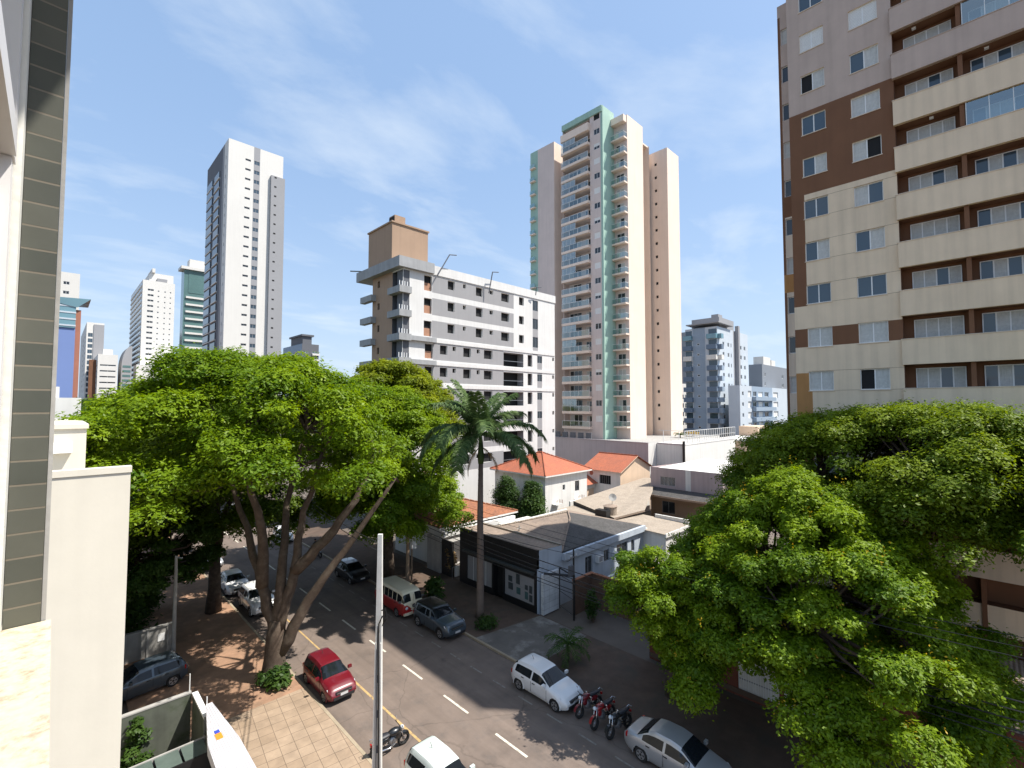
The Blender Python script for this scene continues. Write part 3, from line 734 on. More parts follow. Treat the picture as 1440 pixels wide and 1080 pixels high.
t = tower(11.8, 350.5, 7.4, 80, 62, 'slim grey and white tower between the cobalt block and the white tower', M_OFFW, south=((.6, 2.6, .4, 2.6, M_GLASSB, M_GREYT),), west=((40, 48, .8, 2.2), (60, 68, .8, 2.2)), fl=3.1, z0=10, n=15, swm=M_OFFW)
q = MB(); q.box(3, 7.4, -.4, 60, 30, 61, M_GREYT); q.build('grey_strip', t)
t = tower(15.5, 320, 7.9, 60, 42, 'low white slab block with long dark window bands, in front of the slim tower', M_OFFW, fl=3.0, z0=8, n=10,
          south=((.8, 7.2, .9, 1.7, M_GLASS),), west=((5, 55, .9, 1.9),))
q = MB(); q.box(-3.2, -.4, 2, 5, 0, 39, M_BROWN); q.box(2, 6, 3, 8, 42.01, 45, M_OFFW); q.build('stair_block', t)
t = empty('round_top_block', (26.3, 337, 0), 'grey block with a rounded roof beside the white tower', 'office block')
q = MB(); pts = [(0, 38)] + [(4 * math.sin(a) , 38 + 11.5 * (1 - math.cos(a))) for a in []]
prof = [(0, 0), (4.4, 0), (4.4, 49)] + [(4.4 - 4.4 * math.sin(k * math.pi / 16), 37 + 12 * math.cos(k * math.pi / 16)) for k in range(1, 9)]
for yy, rv in ((0, False), (20, True)): q.poly([(p[0], yy, p[1]) for p in (prof[::-1] if rv else prof)], M_GREYT)
for i in range(len(prof)):
    a, b_ = prof[i], prof[(i + 1) % len(prof)]; q.poly([(a[0], 0, a[1]), (a[0], 20, a[1]), (b_[0], 20, b_[1]), (b_[0], 0, b_[1])], M_GREYT)
q.build('wall', t)
for j in range(12):
    q = MB(); q.box(.5, 4.0, -.1, -.004, 8 + 2.6 * j, 9.2 + 2.6 * j, M_CURTG); q.build('window', t)
t = tower(97.8, 266.5, 9.3, 30, 50, 'small dark blue and white balcony tower peeking over the street trees', M_GREYD, fl=3.1, z0=10, n=12, swm=M_BLUEG,
          south=((.6, 3.4, .8, 1.9, M_GLASSB), (5.6, 8.6, .8, 1.9, M_GLASSB)), west=((4, 14, .8, 2.0), (18, 26, .8, 2.0)))
for j in range(12):
    q = MB(); q.box(5.4, 9.5, -1.2, -.004, 10 + 3.1 * j - .4, 10 + 3.1 * j + .6, M_OFFW); q.box(-1.0, -.004, 3, 15, 9.6 + 3.1 * j, 10.6 + 3.1 * j, M_OFFW); q.build('balcony', t)
q = MB(); q.box(1, 6, 2, 20, 50.01, 54.5, M_GREYD); q.box(.2, 7, 1.2, 21, 54.51, 55.5, M_GREYD); q.build('roof_block', t)
# blue-grey tower right of the teal one
t = tower(130.7, 51.7, 23.5, 9.2, 37.5, 'blue grey apartment tower with slate balconies, between the pink tower and the four storey block', M_BLUEP, swm=M_BLUEP, fl=2.95, z0=5, n=10,
          south=((3.6, 4.8, .8, 2.0), (7.2, 8.4, .8, 2.0), (9.6, 10.2, .8, 2.0), (17, 18.2, .8, 2.0), (20, 21.4, .8, 2.0)), west=((3.4, 4.2, 1.0, 1.6),),
          wreg=((2.2, 5.8, 0, 37.5, M_BLUEG),), sreg=((11.5, 14.5, 0, 37.5, M_GREYT),))
for j in range(11):
    zz = 5 + 2.95 * j
    q = MB(FR(0, 9.2, 0, WEST)); cm = M_OFFW if j == 8 else (M_SKYG if j == 10 else M_NAVY)
    q.box(-.2, 2.2, -1.2, -.004, zz - .4, zz + .9, cm); q.build('balcony', t)
    q = MB(FR(0, 9.2, 0, WEST)); q.box(6.6, 9.3, -1.3, -.004, zz - .4, zz + .9, cm); q.T = Matrix.Identity(4); q.box(0.0, 1.6, -1.1, -.004, zz - .4, zz + .9, M_BLUEG if j < 8 else cm)
    q.build('balcony', t)
    q = MB(FR(0, 9.2, 0, WEST)); q.box(6.8, 9.0, -.05, -.006, zz + .95, zz + 2.4, M_GLASSB); q.build('loggia', t); q = MB(FR(0, 9.2, 0, WEST)); q.box(.1, 2, -.05, -.006, zz + .95, zz + 2.4, M_GLASSB); q.build('loggia', t)
q = MB(); q.box(4, 15, 1, 9, 37.51, 40.8, M_GREYT); q.box(6, 9, 2, 4, 40.81, 42, M_GREYT); q.box(-1, 10, -.8, 8.5, 38.4, 38.7, M_GREYT); q.build('roof_block', t)
q = MB(); q.box(13.0, 14.2, -1.0, -.05, 0, 39, M_GREYT); q.build('stair_strip', t)
# four storey block
t = tower(131.1, 46.2, 42, 3, 20.9, 'four storey blue grey apartment block with white blinds, left of the near cream tower', M_BLUEP, swm=M_BLUEP, fl=2.95, z0=8.5, n=4,
          south=((1.6, 2.8, .9, 1.9), (6.0, 8.6, .5, 2.2, M_SHUT), (10.0, 13.0, .7, 2.1), (14.4, 18.4, .7, 2.1, M_SHUT), (19.8, 23.6, .7, 2.1), (28.0, 32.6, .5, 2.2, M_SHUT)),
          sreg=((9, 27, 0, 20.9, M_BLUEG),), rec=.25)
for j in range(4):
    q = MB(); q.box(9.2, 27, -1.1, -.004, 8.0 + 2.95 * j, 9.1 + 2.95 * j, M_BLUEG); q.build('balcony', t)
t = tower(160, 49.5, 30, 4, 28.6, 'grey slate block standing behind the four storey apartment block', M_SLATEB, swm=M_SLATEB, roofm=M_GREYT, fl=3, z0=12, n=5, south=((2, 3.2, .8, 2.0), (20, 22, .8, 2.0)))
q = MB(); q.box(3, 10, .5, 3.5, 28.61, 31.3, M_OFFW); q.box(11, 15, .5, 3.5, 28.61, 30.6, M_OFFW); q.build('roof_tank', t)
t = tower(153.3, 73.4, 5, 3, 23, 'narrow white block with balconies glimpsed beside the pink tower', M_OFFW, fl=3, z0=5, n=5, south=((1, 2.4, .6, 2.2), (3.2, 4.6, .6, 2.2)))
t = tower(230, 104, 14, 6, 53, 'far grey tower just visible beside the pink tower', M_GREYT, fl=3.1, z0=20, n=9, south=((1.5, 4, .8, 2), (8, 11, .8, 2)))
# ================================================================ NEAR STRUCTURES ROUND THE CAMERA
M_TILE = brick('dark_ceramic_tile', (0.07, 0.074, 0.06), (0.108, 0.108, 0.086), (0.19, 0.165, 0.125), 5.0, 0.0565, 0.0024, axis='y', rough=0.35, off=0, bump=1.0)
M_PLAST = mat('white_plaster', (0.70, 0.69, 0.63), 0.85, 0.08, 3, streak=0.1, bump=0.1)
M_WALLW = mat('cream_white_wall', (0.66, 0.61, 0.51), 0.9, 0.04, 1.2, streak=0.05, bump=0.06)
M_ALU = mat('white_window_metal', (0.70, 0.68, 0.66), 0.4, 0.05, 8)
M_GRAN = mat('granite_sill', (0.62, 0.54, 0.40), 0.45, 0.16, 60, dirt=((0.36, 0.28, 0.19), 42), bump=0.05)
own = empty('window_bay', (0, 0, 0), 'near window with tiled pier, white frame and granite sill at the left edge', 'window')
q = MB(); q.box(-.068, -.006, 1.6, 2.4, 3, 19.5, M_TILE, 'tb'); q.build('tiled_pier', own)
q = MB(); q.box(-.005, .003, 1.603, 1.75, 3, 19.5, M_CONC, 'tb'); q.build('edge_trim', own)
q = MB(); q.box(-.6, .0, 1.2, 1.62, 3, 14.94, M_PLAST, 'k'); q.box(-.6, -.12, -1.5, 1.2, 3, 14.94, M_PLAST); q.build('outer_wall', own)
q = MB(); q.box(-.3, -.069, 1.52, 2.4, 14.99, 19.5, M_PLAST); q.build('jamb', own)
q = MB(); q.box(-.3, .012, -.9, 1.597, 14.94, 14.985, M_GRAN); q.build('sill', own)
q = MB(); q.box(-.6, .80, -4.0, 1.0, 18.3, 18.45, M_PLAST); q.build('unseen_shade_slab', own)  # unseen slab, sized so its shade edge falls across the tiled pier
q = MB(); q.box(-.115, -.075, -.3, 1.46, 16.04, 16.10, M_ALU); q.build('top_rail', own)
q = MB(); q.box(-.3, -.082, 1.465, 1.515, 14.986, 16.04, M_ALU); q.box(-.3, -.078, 1.465, 1.515, 16.041, 17.6, M_ALU); q.build('window_frame', own)
q = MB(); q.box(-.16, -.105, 1.415, 1.46, 14.99, 16.02, M_ALU); q.build('sash', own)
q = MB(); q.box(-.5, -.135, -.3, 1.40, 16.11, 18.2, M_PLAST); q.build('soffit_box', own)
q = MB(); q.box(-.5, -.19, .3, 1.40, 14.99, 16.1, M_BLACK); q.build('dark_room_edge', own)
# neighbouring building steps
nb = empty('neighbouring_building', (-4, 14, 0), 'plain cream wall of the neighbouring building with a coping, beside the tiled pier', 'building')
q = MB(); q.box(0, 5.33, 0, .22, 0, 13.95, M_WALLW); q.box(0, 5.3, .22, 7.6, 0, 12.6, M_WALLW); q.build('wall', nb)
q = MB(); q.box(-.1, 5.35, -.03, .25, 13.952, 14.09, M_WALLW); q.build('coping', nb)
q = MB(); q.box(.2, 5.2, -.006, -.001, 7.0, 7.025, M_SCORE); q.build('control_joint', nb)
nb = empty('neighbouring_building', (-4, 22, 0), 'lower cream block with an air conditioner, just behind the plain cream wall', 'building')
q = MB(); q.box(0, 4.85, 0, 9, 0, 14.7, M_WALLW); q.box(-.1, 4.9, -.08, 9, 14.7, 14.85, M_WALLW); q.build('wall', nb)
q = MB(); q.box(4.0, 4.5, -.3, -.005, 13.9, 14.25, M_FRAME); q.build('air_conditioner', nb)
nb = empty('neighbouring_building', (-4, 34, 0), 'small white rooftop block below the cobalt office block', 'building')
q = MB(); q.box(0, 5.05, 0, 9, 0, 15.9, M_WHITE); q.build('wall', nb)
q = MB(); q.box(1, 4.2, 1, 8, 15.9, 16.5, M_WHITE); q.build('roof_block', nb)

# front yard below the window: walls, gate, fence posts
M_YARD = mat('shade_toned_mossy_wall', (0.10, 0.11, 0.088), 0.95, 0.35, 0.8, streak=0.3, dirt=((0.045, 0.06, 0.032), 0.8))  # mossy grey wall; base darkened to stand in for tree shade
M_SLAB = mat('grey_board_wall', (0.30, 0.29, 0.27), 0.95, 0.2, 0.9, streak=0.3)
w = empty('boundary_wall', (0.5, 25.6, 0), 'mossy grey boundary wall topped with thin fence posts below the window', 'wall')
q = MB(); q.box(0, 4.35, 0, .18, 0, 2.5, M_YARD); q.build('wall', w)
q = MB(); q.box(-.02, 4.37, -.02, .2, 2.5, 2.56, M_CONC); q.build('coping', w)
for x in (1.35, 4.3):
    q = MB(); q.tube([(x, .09, 2.55), (x, .09, 3.35)], .02, M_FRAME, 6); q.build('fence_post', w)
w = empty('boundary_wall', (4.9, 20.9, 0), 'grey wall return running toward the window beside the white gate', 'wall')
q = MB(); q.box(0, .16, 0, 4.65, 0, 2.45, M_YARD); q.build('wall', w)
q = MB(); q.box(-.03, .19, 2.2, 4.65, 2.45, 2.54, M_FRAME); q.build('coping', w)
q = MB(); q.tube([(.08, 2.4, 2.5), (.08, 2.4, 3.3)], .02, M_FRAME, 6); q.build('fence_post', w)
M_CORR = wave('white_ribbed_sheet', (0.60, 0.59, 0.62), (0.52, 0.51, 0.54), 0.09, axis=0, rough=0.5, bump=0.6, mott=0.04)
w = empty('gate_shelter', (4.35, 18.0, 0), 'white ribbed sheet shelter roof over the front gate with an orange and blue sticker', 'shelter')
q = MB(); q.prism([(.0, 0), (1.05, 0), (1.05, 2.2), (.82, 5.3), (.6, 5.3), (.1, 2.5)], 2.62, 3.0, M_CORR); q.build('roof', w)
q = MB()
for yy in (.2, 5.0): q.box(.5, .6, yy, yy + .1, 0.12, 2.61, M_STEEL)
q.build('post', w)
q = MB(); q.box(.40, .62, 2.55, 2.95, 3.002, 3.012, mat('orange_sticker', (0.75, 0.25, 0.03), 0.5, 0)); q.box(.43, .60, 2.96, 3.18, 3.002, 3.012, mat('blue_sticker', (0.04, 0.07, 0.4), 0.5, 0)); q.build('sticker', w)
w = empty('glass_canopy', (1.5, 21.5, 0), 'row of greenish glass canopy panels above the entrance, between boundary wall and window', 'canopy')
M_GPAN = mat('greenish_glass_panel', (0.10, 0.13, 0.115), 0.12, 0.25, 1.2, spec=0.7)
for i in range(4):
    q = MB(); q.box(i * .82, i * .82 + .74, 0, 1.0, 2.1, 2.13, M_GPAN); q.build('panel', w)
q = MB(); q.box(-.1, 3.3, -.08, -.01, 0, 2.16, M_BLACK); q.box(-.1, 3.3, 1.01, 1.08, 0, 2.16, M_CONC); q.build('frame', w)
w = empty('boundary_wall', (0, 36.4, 0), 'grey board wall with a pale plaque behind the parked grey hatchback', 'wall')
q = MB(); q.box(0, 5.75, 0, .15, 0, 1.75, M_SLAB)
for x in (1.3, 2.4, 3.45, 4.5, 5.5): q.box(x, x + .1, -.05, -.002, 0, 1.74, M_CONC)
q.build('wall', w)
q = MB(); q.box(-.05, 5.8, -.07, .2, 1.75, 1.82, M_CONC); q.build('coping', w)
q = MB(); q.box(5.05, 5.4, -.03, -.004, .9, 1.35, M_FRAME); q.build('plaque', w)

# ================================================================ HOUSES ACROSS THE STREET
M_CLAY = wave('orange_clay_tile', (0.33, 0.125, 0.055), (0.21, 0.09, 0.05), 0.24, axis=1, rough=0.85, bump=0.7, mott=0.35)
M_CLAYR = wave('red_clay_tile', (0.43, 0.125, 0.06), (0.32, 0.105, 0.06), 0.24, axis=1, rough=0.8, bump=0.7, mott=0.22)
M_FIBRE = wave('weathered_fibre_sheet', (0.31, 0.235, 0.18), (0.20, 0.155, 0.125), 0.18, axis=1, rough=0.9, bump=0.5, mott=0.25)
M_FIBRD = wave('dark_fibre_sheet', (0.085, 0.08, 0.078), (0.05, 0.048, 0.045), 0.18, axis=0, rough=0.9, bump=0.5, mott=0.3)  # darker ribbed sheet on the south hip slope and lean-to canopy
M_FIBRL = wave('pale_fibre_sheet', (0.37, 0.31, 0.245), (0.29, 0.24, 0.19), 0.2, axis=0, rough=0.9, bump=0.5, mott=0.2)
M_BLUEW = mat('pale_blue_wall', (0.45, 0.50, 0.56), 0.9, 0.08, 0.7, streak=0.15)
M_HWHITE = mat('house_white', (0.72, 0.70, 0.66), 0.9, 0.06, 0.6, streak=0.14)
M_BRICKW = brick('brown_brick', (0.165, 0.088, 0.055), (0.125, 0.068, 0.044), (0.12, 0.09, 0.07), 0.24, 0.085, 0.012, axis='x', bump=0.4)
M_BRICKS = brick('brown_brick_side', (0.165, 0.088, 0.055), (0.125, 0.068, 0.044), (0.12, 0.09, 0.07), 0.24, 0.085, 0.012, axis='y', bump=0.4)
M_WTILE = brick('white_wall_tile', (0.62, 0.64, 0.66), (0.57, 0.59, 0.61), (0.35, 0.36, 0.37), 0.6, 0.45, 0.012, axis='y', bump=0.2, off=0)
hs = empty('shop_house', (25.9, 23.7, 0), 'single storey black fronted shop house with low hipped fibre sheet roof and poster window', 'house')
q = MB(FR(0, 9.2, 0, WEST))
facade(q, 9.2, 0, 4.75, [(1.0, 4.2, .62, 2.62, .12, M_HWHITE), (5.7, 8.9, .62, 2.6, .12, M_HWHITE), (4.4, 5.5, 0, 2.9, .5)], M_BLACK)
q.T = Matrix.Identity(4)
q.box(.001, .2, .0, 9.2, 4.1, 4.74, M_BLACK, 'l')
q.build('front_wall', hs)
q = MB(); q.box(-.35, -.006, .25, 8.4, 2.95, 3.1, mat('dark_awning', (0.06, 0.065, 0.06), 0.7, 0.1)); q.build('awning', hs)
q = MB(FR(0, 9.2, 0, WEST)); q.box(1.0, 4.2, .08, .1, .62, 2.62, M_LGREY)
for i in range(1, 4): q.box(1.0 + i * .8 - .02, 1.0 + i * .8 + .02, .06, .079, .62, 2.62, M_FRAME)
q.build('shutter_window', hs)
q = MB(FR(0, 9.2, 0, WEST)); q.box(5.7, 8.9, .08, .1, .62, 2.6, M_LGREY)
for z in (1.1, 1.6, 2.1): q.box(5.7, 8.9, .06, .079, z, z + .025, M_GREYT)
o = q.build('display_window', hs)
M_POST = mat('dark_poster', (0.05, 0.06, 0.065), 0.5, 0.3, 6); M_POST2 = mat('teal_poster', (0.06, 0.12, 0.12), 0.5, 0.3, 6)
for x, z, ww, hh, mt in ((6.1, 1.75, .42, .42, M_POST), (6.1, 1.15, .5, .5, M_POST), (6.95, 1.75, .4, .75, M_POST), (7.0, 1.0, .42, .5, M_POST2), (7.9, 1.55, .3, .35, M_POST), (7.9, .85, .32, .55, M_POST2), (8.35, 1.4, .3, .55, M_POST), (8.35, .78, .32, .5, M_POST)):
    p = MB(FR(0, 9.2, 0, WEST)); p.box(x, x + ww, .045, .058, z, z + hh, mt); p.build('poster', o)
# side wall
q = MB(); q.T = FR(0, 0)
sw = [(5.9, 6.9, 1.5, 2.9, .15), (8.6, 9.4, 1.9, 2.9, .15), (10.6, 12.4, 1.3, 2.95, .15), (13.0, 13.6, 1.8, 2.9, .15)]
facade(q, 15.2, 0, 3.35, sw, M_BLUEW); q.T = Matrix.Identity(4)
q.poly([(0, 9.2, 0), (0, 9.2, 3.4), (15.2, 9.2, 3.4), (15.2, 9.2, 0)], M_HWHITE); q.poly([(15.2, 0, 0), (15.2, 9.2, 0), (15.2, 9.2, 3.4), (15.2, 0, 3.4)], M_HWHITE)
q.build('side_wall', hs)
for a, b_, c, d, _ in sw: window(hs, FR(0, 0), a, c, b_ - a, d - c, .15, panes=2, fm=M_GREYT)
q = MB(); q.box(7.3, 8.0, -.35, -.005, 2.2, 2.75, M_FRAME); q.box(7.42, 7.88, -.37, -.352, 2.27, 2.68, M_GREYT); q.build('air_conditioner', hs)
q = MB(); q.box(9.8, 10.3, -.35, -.005, 2.1, 2.5, M_FRAME); q.build('air_conditioner', hs)
q = MB(); q.box(2.87, 15.2, -.3, -.02, 3.4, 3.92, M_BLUEW); q.box(2.6, 15.2, 9.31, 9.55, 3.36, 4.0, M_HWHITE); q.box(15.21, 15.5, -.3, 9.5, 3.36, 3.66, M_HWHITE); q.build('fascia', hs)
# roof: flat strip behind the parapet, then a low hip
q = MB(); q.poly([(.21, .0, 4.69), (2.75, .0, 4.55), (2.75, 9.2, 4.55), (.21, 9.2, 4.69)], M_FIBRE); q.box(2.65, 2.85, 0, 9.2, 3.6, 4.68, M_FIBRL); q.poly([(.21, -.02, 3.36), (2.85, -.02, 3.36), (2.85, -.02, 4.54), (.21, -.02, 4.7)], M_BLUEW); q.poly([(.21, 9.21, 3.36), (.21, 9.21, 4.68), (2.85, 9.21, 4.54), (2.85, 9.21, 3.36)], M_HWHITE); q.build('flat_roof', hs)
e0 = [(2.86, 0, 4.0), (15.2, 0, 3.9), (15.2, 9.3, 3.9), (2.86, 9.3, 4.0)]; ra, rb = (8.2, 3.4, 5.05), (10.4, 5.4, 5.05)
q = MB(); q.poly([e0[3], e0[0], ra, rb], M_FIBRE); q.poly([e0[0], e0[1], rb, ra], M_FIBRD); q.poly([e0[1], e0[2], rb], M_FIBRE); q.poly([e0[2], e0[3], rb], M_FIBRE)
hr = q.build('hip_roof', hs)
def ridge(parent, a, b_, n=14, mt=None):
    q = MB(); a = Vector(a); b_ = Vector(b_); rr = random.Random(4)
    for i in range(n):
        p0 = a.lerp(b_, i / n); p1 = a.lerp(b_, (i + .93) / n)
        q.tube([p0 + Vector((0, 0, .05)), p1 + Vector((0, 0, .07))], [.075, .09], mt or M_CLAY, 6)
    q.build('ridge_cap', parent)
ridge(hr, e0[0], ra, 14, M_FIBRE); ridge(hr, e0[3], rb, 16, M_FIBRL)
ridge(hr, ra, rb, 6, M_FIBRE)
q = MB(); q.tube([(4.2, 6.0, 3.9), (4.2, 6.0, 4.75)], .05, M_CONC, 6); q.tube([(3.95, 6.0, 4.5), (4.45, 6.0, 4.5)], .03, M_CONC, 6); q.build('vent_pipe', hr)
# gate and tiled return by the house corner
gt = empty('street_gate', (26.2, 23.55, 0), 'black barred gate under a black beam with white tiled side wall', 'gate')
q = MB(); q.box(-.1, 1.75, -.3, -.06, .1, 3.0, M_WTILE); q.build('tiled_wall', gt)
q = MB(); q.tube([(-.1, -.35, 3.15), (1.1, -2.2, 3.15)], .09, M_BLACK, 4); q.tube([(1.1, -2.2, .1), (1.1, -2.2, 3.2)], .09, M_BLACK, 4); q.tube([(1.75, -.3, .1), (1.75, -.3, 3.1)], .07, M_BLACK, 4)
q.tube([(1.75, -.3, 3.1), (1.1, -2.2, 3.1)], .06, M_BLACK, 4); q.build('frame', gt)
q = MB()
for i in range(14):
    t_ = (i + .5) / 14; x = 1.75 + (1.1 - 1.75) * t_; yy = -.3 - 1.9 * t_
    q.tube([(x, yy, .2), (x, yy, 2.7)], .014, M_STEEL, 5)
for z in (.3, 1.4, 2.6): q.tube([(1.75, -.3, z), (1.1, -2.2, z)], .02, M_BLACK, 5)
q.build('barred_leaf', gt)
# brick garden wall
bw = empty('brick_wall', (28.2, 15.5, 0), 'brown brick garden wall with a stepped top beyond the black gate', 'wall')
q = MB(); q.box(1.9, 2.1, 0, 6.5, 0, 2.5, M_BRICKW); q.box(-.3, 1.9, 6.3, 6.5, 0, 2.5, M_BRICKS); q.build('wall', bw)
q = MB(); q.box(1.86, 2.14, -.02, 6.54, 2.5, 2.56, M_CLAY); q.box(-.3, 1.86, 6.26, 6.54, 2.5, 2.56, M_CLAY); q.build('coping', bw)
ww = empty('garden_wall', (30.5, 21.9, 0), 'low white inner wall between the brick wall and the shop house', 'wall')
q = MB(); q.box(0, 12, 0, .2, 0, 1.6, M_HWHITE); q.build('wall', ww)
# annex behind the shop house with pale roof and white end wall
an = empty('annex', (41.2, 21.2, 0), 'low annex with pale fibre roof and white end wall behind the shop house', 'house')
q = MB(); q.box(0, 4.9, .2, 13, 0, 3.4, M_HWHITE); q.build('wall', an)
q = MB(); q.poly([(-.3, .1, 3.5), (5.1, .1, 3.5), (5.1, 13.2, 3.75), (-.3, 13.2, 3.75)], M_FIBRL); q.box(-.3, 5.1, 0.0, .09, 3.2, 3.55, M_HWHITE); q.box(5.0, 5.2, .3, 4, 3.3, 3.9, M_HWHITE); q.build('roof', an)
tk = empty('water_tank', (42.6, 28.4, 3.55), 'weathered cylindrical water tank with a satellite dish on the annex roof', 'water tank')
q = MB(); q.tube([(0, 0, 0), (0, 0, 1.25)], [.62, .72], M_FIBRL, 20); q.build('tank', tk)
q = MB(); q.tube([(0, 0, 1.25), (0, 0, 1.42)], [.78, .3], M_FIBRE, 20); q.build('lid', tk)
q = MB(); q.box(-1.5, -.75, -.5, .9, 0, 1.0, M_BLACK); q.build('hatch', tk)
q = MB(); q.tube([(.5, .1, 1.3), (.5, .1, 2.0)], .03, M_STEEL, 6)
n = 18; vs = [(0, 0, 0)] + [(.42 * math.cos(2 * math.pi * i / n), .42 * math.sin(2 * math.pi * i / n), .12) for i in range(n)]
R_ = Matrix.Translation((.5, .05, 2.05)) @ Matrix.Rotation(RAD(-50), 4, 'Y') @ Matrix.Rotation(RAD(35), 4, 'X')
q.mesh([tuple(R_ @ Vector(v)) for v in vs], [(0, i + 1, (i + 1) % n + 1) for i in range(n)], M_CONC); q.build('satellite_dish', tk)
# big pale shed roof
sh = empty('shed', (44.2, 26.3, 0), 'wide pale sheet roofed shed between the shop house and the mauve building', 'shed')
q = MB(); q.poly([(0, 8.3, 4.2), (-2.6, 1.0, 3.9), (2.2, .2, 4.1), (10.5, 3.8, 4.6), (19.8, 8.8, 4.7), (19.8, 10.3, 4.6)], M_FIBRL)
q.poly([(0, 8.3, 4.2), (-2.6, 1.0, 3.9), (-2.6, 1.0, 3.4), (0, 8.3, 3.7)], M_BLACK); q.poly([(-2.6, 1.0, 3.9), (2.2, .2, 4.1), (2.2, .2, 3.9), (-2.6, 1.0, 3.7)], M_FIBRE); q.build('roof', sh)
q = MB(); q.box(.3, 19, 9.0, 9.2, 0, 4.0, M_HWHITE); q.build('wall', sh)
# mauve two storey building
M_MAUVE = mat('mauve_render', (0.42, 0.34, 0.335), 0.9, 0.08, 0.5, streak=0.15)
mv = empty('commercial_building', (58.4, 22.8, 0), 'mauve two storey building with barred window, white stripe and dark lean-to canopy', 'building')
q = MB(FR(0, 9.6, 0, WEST)); facade(q, 9.6, 0, 7.15, [(1.4, 3.5, 4.85, 6.0, .15), (1.6, 3.4, 1.2, 2.8, .15)], M_MAUVE, [(4.9, 5.6, 3.0, 7.15, M_HWHITE), (0, 9.6, 0, 3.4, M_TAN)])
q.T = Matrix.Identity(4); q.box(0.001, 17, 0, 9.6, 6.3, 6.5, M_HWHITE, 'l'); q.poly([(0, 0, 0), (17, 0, 0), (17, 0, 6.9), (0, 0, 7.15)], M_MAUVE); q.poly([(0, 9.6, 0), (0, 9.6, 7.15), (17, 9.6, 6.6), (17, 9.6, 0)], M_MAUVE)
q.build('wall', mv)
q = MB(); q.box(.02, 17, .02, 9.58, 6.6, 6.85, M_HWHITE); q.build('roof', mv)
q = MB(); q.poly([(-.01, 9.9, 4.5), (-.01, -.3, 4.5), (-2.6, -.3, 3.9), (-2.6, 9.9, 3.9)], M_FIBRD); q.box(-2.65, -2.6, -.3, 9.9, 3.7, 3.92, M_TAN); q.build('canopy', mv)
o = window(mv, FR(0, 9.6, 0, WEST), 1.4, 4.85, 2.1, 1.15, .15, panes=4, fm=M_STEEL)
q = MB()
for i in range(14): q.tube([(.05 + i * .155, -.1, .02), (.05 + i * .155, -.1, 1.13)], .015, M_FRAME, 4)
q.build('bars', o)
window(mv, FR(0, 9.6, 0, WEST), 1.6, 1.2, 1.8, 1.6, .15, panes=2, fm=M_STEEL)
# white house with red hipped roof
def hip(name, parent, x0, x1, y0, y1, ze, zr, mt, ov=.5, caps=True, axis='x'):
    x0 -= ov; x1 += ov; y0 -= ov; y1 += ov
    cx, cy = (x0 + x1) / 2, (y0 + y1) / 2; dx_, dy_ = x1 - x0, y1 - y0
    h = min(dx_, dy_) / 2
    if dx_ >= dy_: a, b_ = (x0 + h, cy, zr), (x1 - h + .01, cy, zr)
    else: a, b_ = (cx, y0 + h, zr), (cx, y1 - h + .01, zr)
    q = MB(); c = [(x0, y0, ze), (x1, y0, ze), (x1, y1, ze), (x0, y1, ze)]
    if dx_ >= dy_:
        q.poly([c[0], c[1], b_, a], mt); q.poly([c[1], c[2], b_], mt); q.poly([c[2], c[3], a, b_], mt); q.poly([c[3], c[0], a], mt)
    else:
        q.poly([c[0], c[1], a], mt); q.poly([c[1], c[2], b_, a], mt); q.poly([c[2], c[3], b_], mt); q.poly([c[3], c[0], a, b_], mt)
    q.box(x0, x1, y0, y1, ze - .18, ze - .01, M_HWHITE)
    o = q.build(name, parent)
    if caps:
        ends = ((c[0], a), (c[3], a), (c[1], b_), (c[2], b_)) if dx_ >= dy_ else ((c[0], a), (c[1], a), (c[2], b_), (c[3], b_))
        for p, r_ in ends: ridge(o, p, r_, 12, mt)
        ridge(o, a, b_, 10, mt)
    return o
rh = empty('house', (42.7, 37.7, 0), 'white two storey house with a bright red hipped tile roof behind the palm', 'house')
q = MB()
facade(q, 8.4, 0, 6.8, [(3.3, 3.8, 4.8, 5.5, .12), (5.8, 6.7, 4.4, 5.7, .12), (.6, 1.7, .8, 1.7, .12)], M_HWHITE)
q.T = FR(0, 9, 0, WEST); facade(q, 9, 0, 6.8, [(2.5, 3.8, 4.2, 5.9, .15), (5.5, 6.8, 4.2, 5.9, .15)], M_HWHITE); q.T = Matrix.Identity(4)
q.poly([(8.4, 0, 0), (8.4, 9, 0), (8.4, 9, 6.8), (8.4, 0, 6.8)], M_HWHITE); q.build('wall', rh)
window(rh, FR(0, 0), 3.3, 4.8, .5, .7, .12, panes=1); window(rh, FR(0, 0), 5.8, 4.4, .9, 1.3, .12, panes=2, fm=M_GREYD)
for a in (2.5, 5.5): window(rh, FR(0, 9, 0, WEST), a, 4.2, 1.3, 1.7, .15, panes=2, fm=M_GREYT)
hip('roof', rh, 0, 8.4, 0, 9, 7.0, 9.2, M_CLAYR)
for x in (1.2, 5.6):
    q = MB(); q.box(x, x + 1.3, -.7, -.01, 3.3, 3.42, M_HWHITE)
    for i in range(5): q.tube([(x + .05 + i * .3, -.66, 3.42), (x + .05 + i * .3, -.66, 4.0 - .06 * abs(i - 2))], .03, M_CLAY, 5)
    q.build('flower_ledge', rh)
sr = empty('house', (58.4, 37.2, 0), 'small cream and white house with red gabled roof, round window and arched window', 'house')
q = MB(FR(0, 6.2, 0, WEST)); facade(q, 6.2, 0, 6.1, [(2.6, 4.6, 3.9, 5.2, .2)], M_HWHITE); q.T = Matrix.Identity(4)
M_CRY = mat('warm_cream_render', (0.66, 0.50, 0.36), 0.9, 0.08, 0.5, streak=0.1)
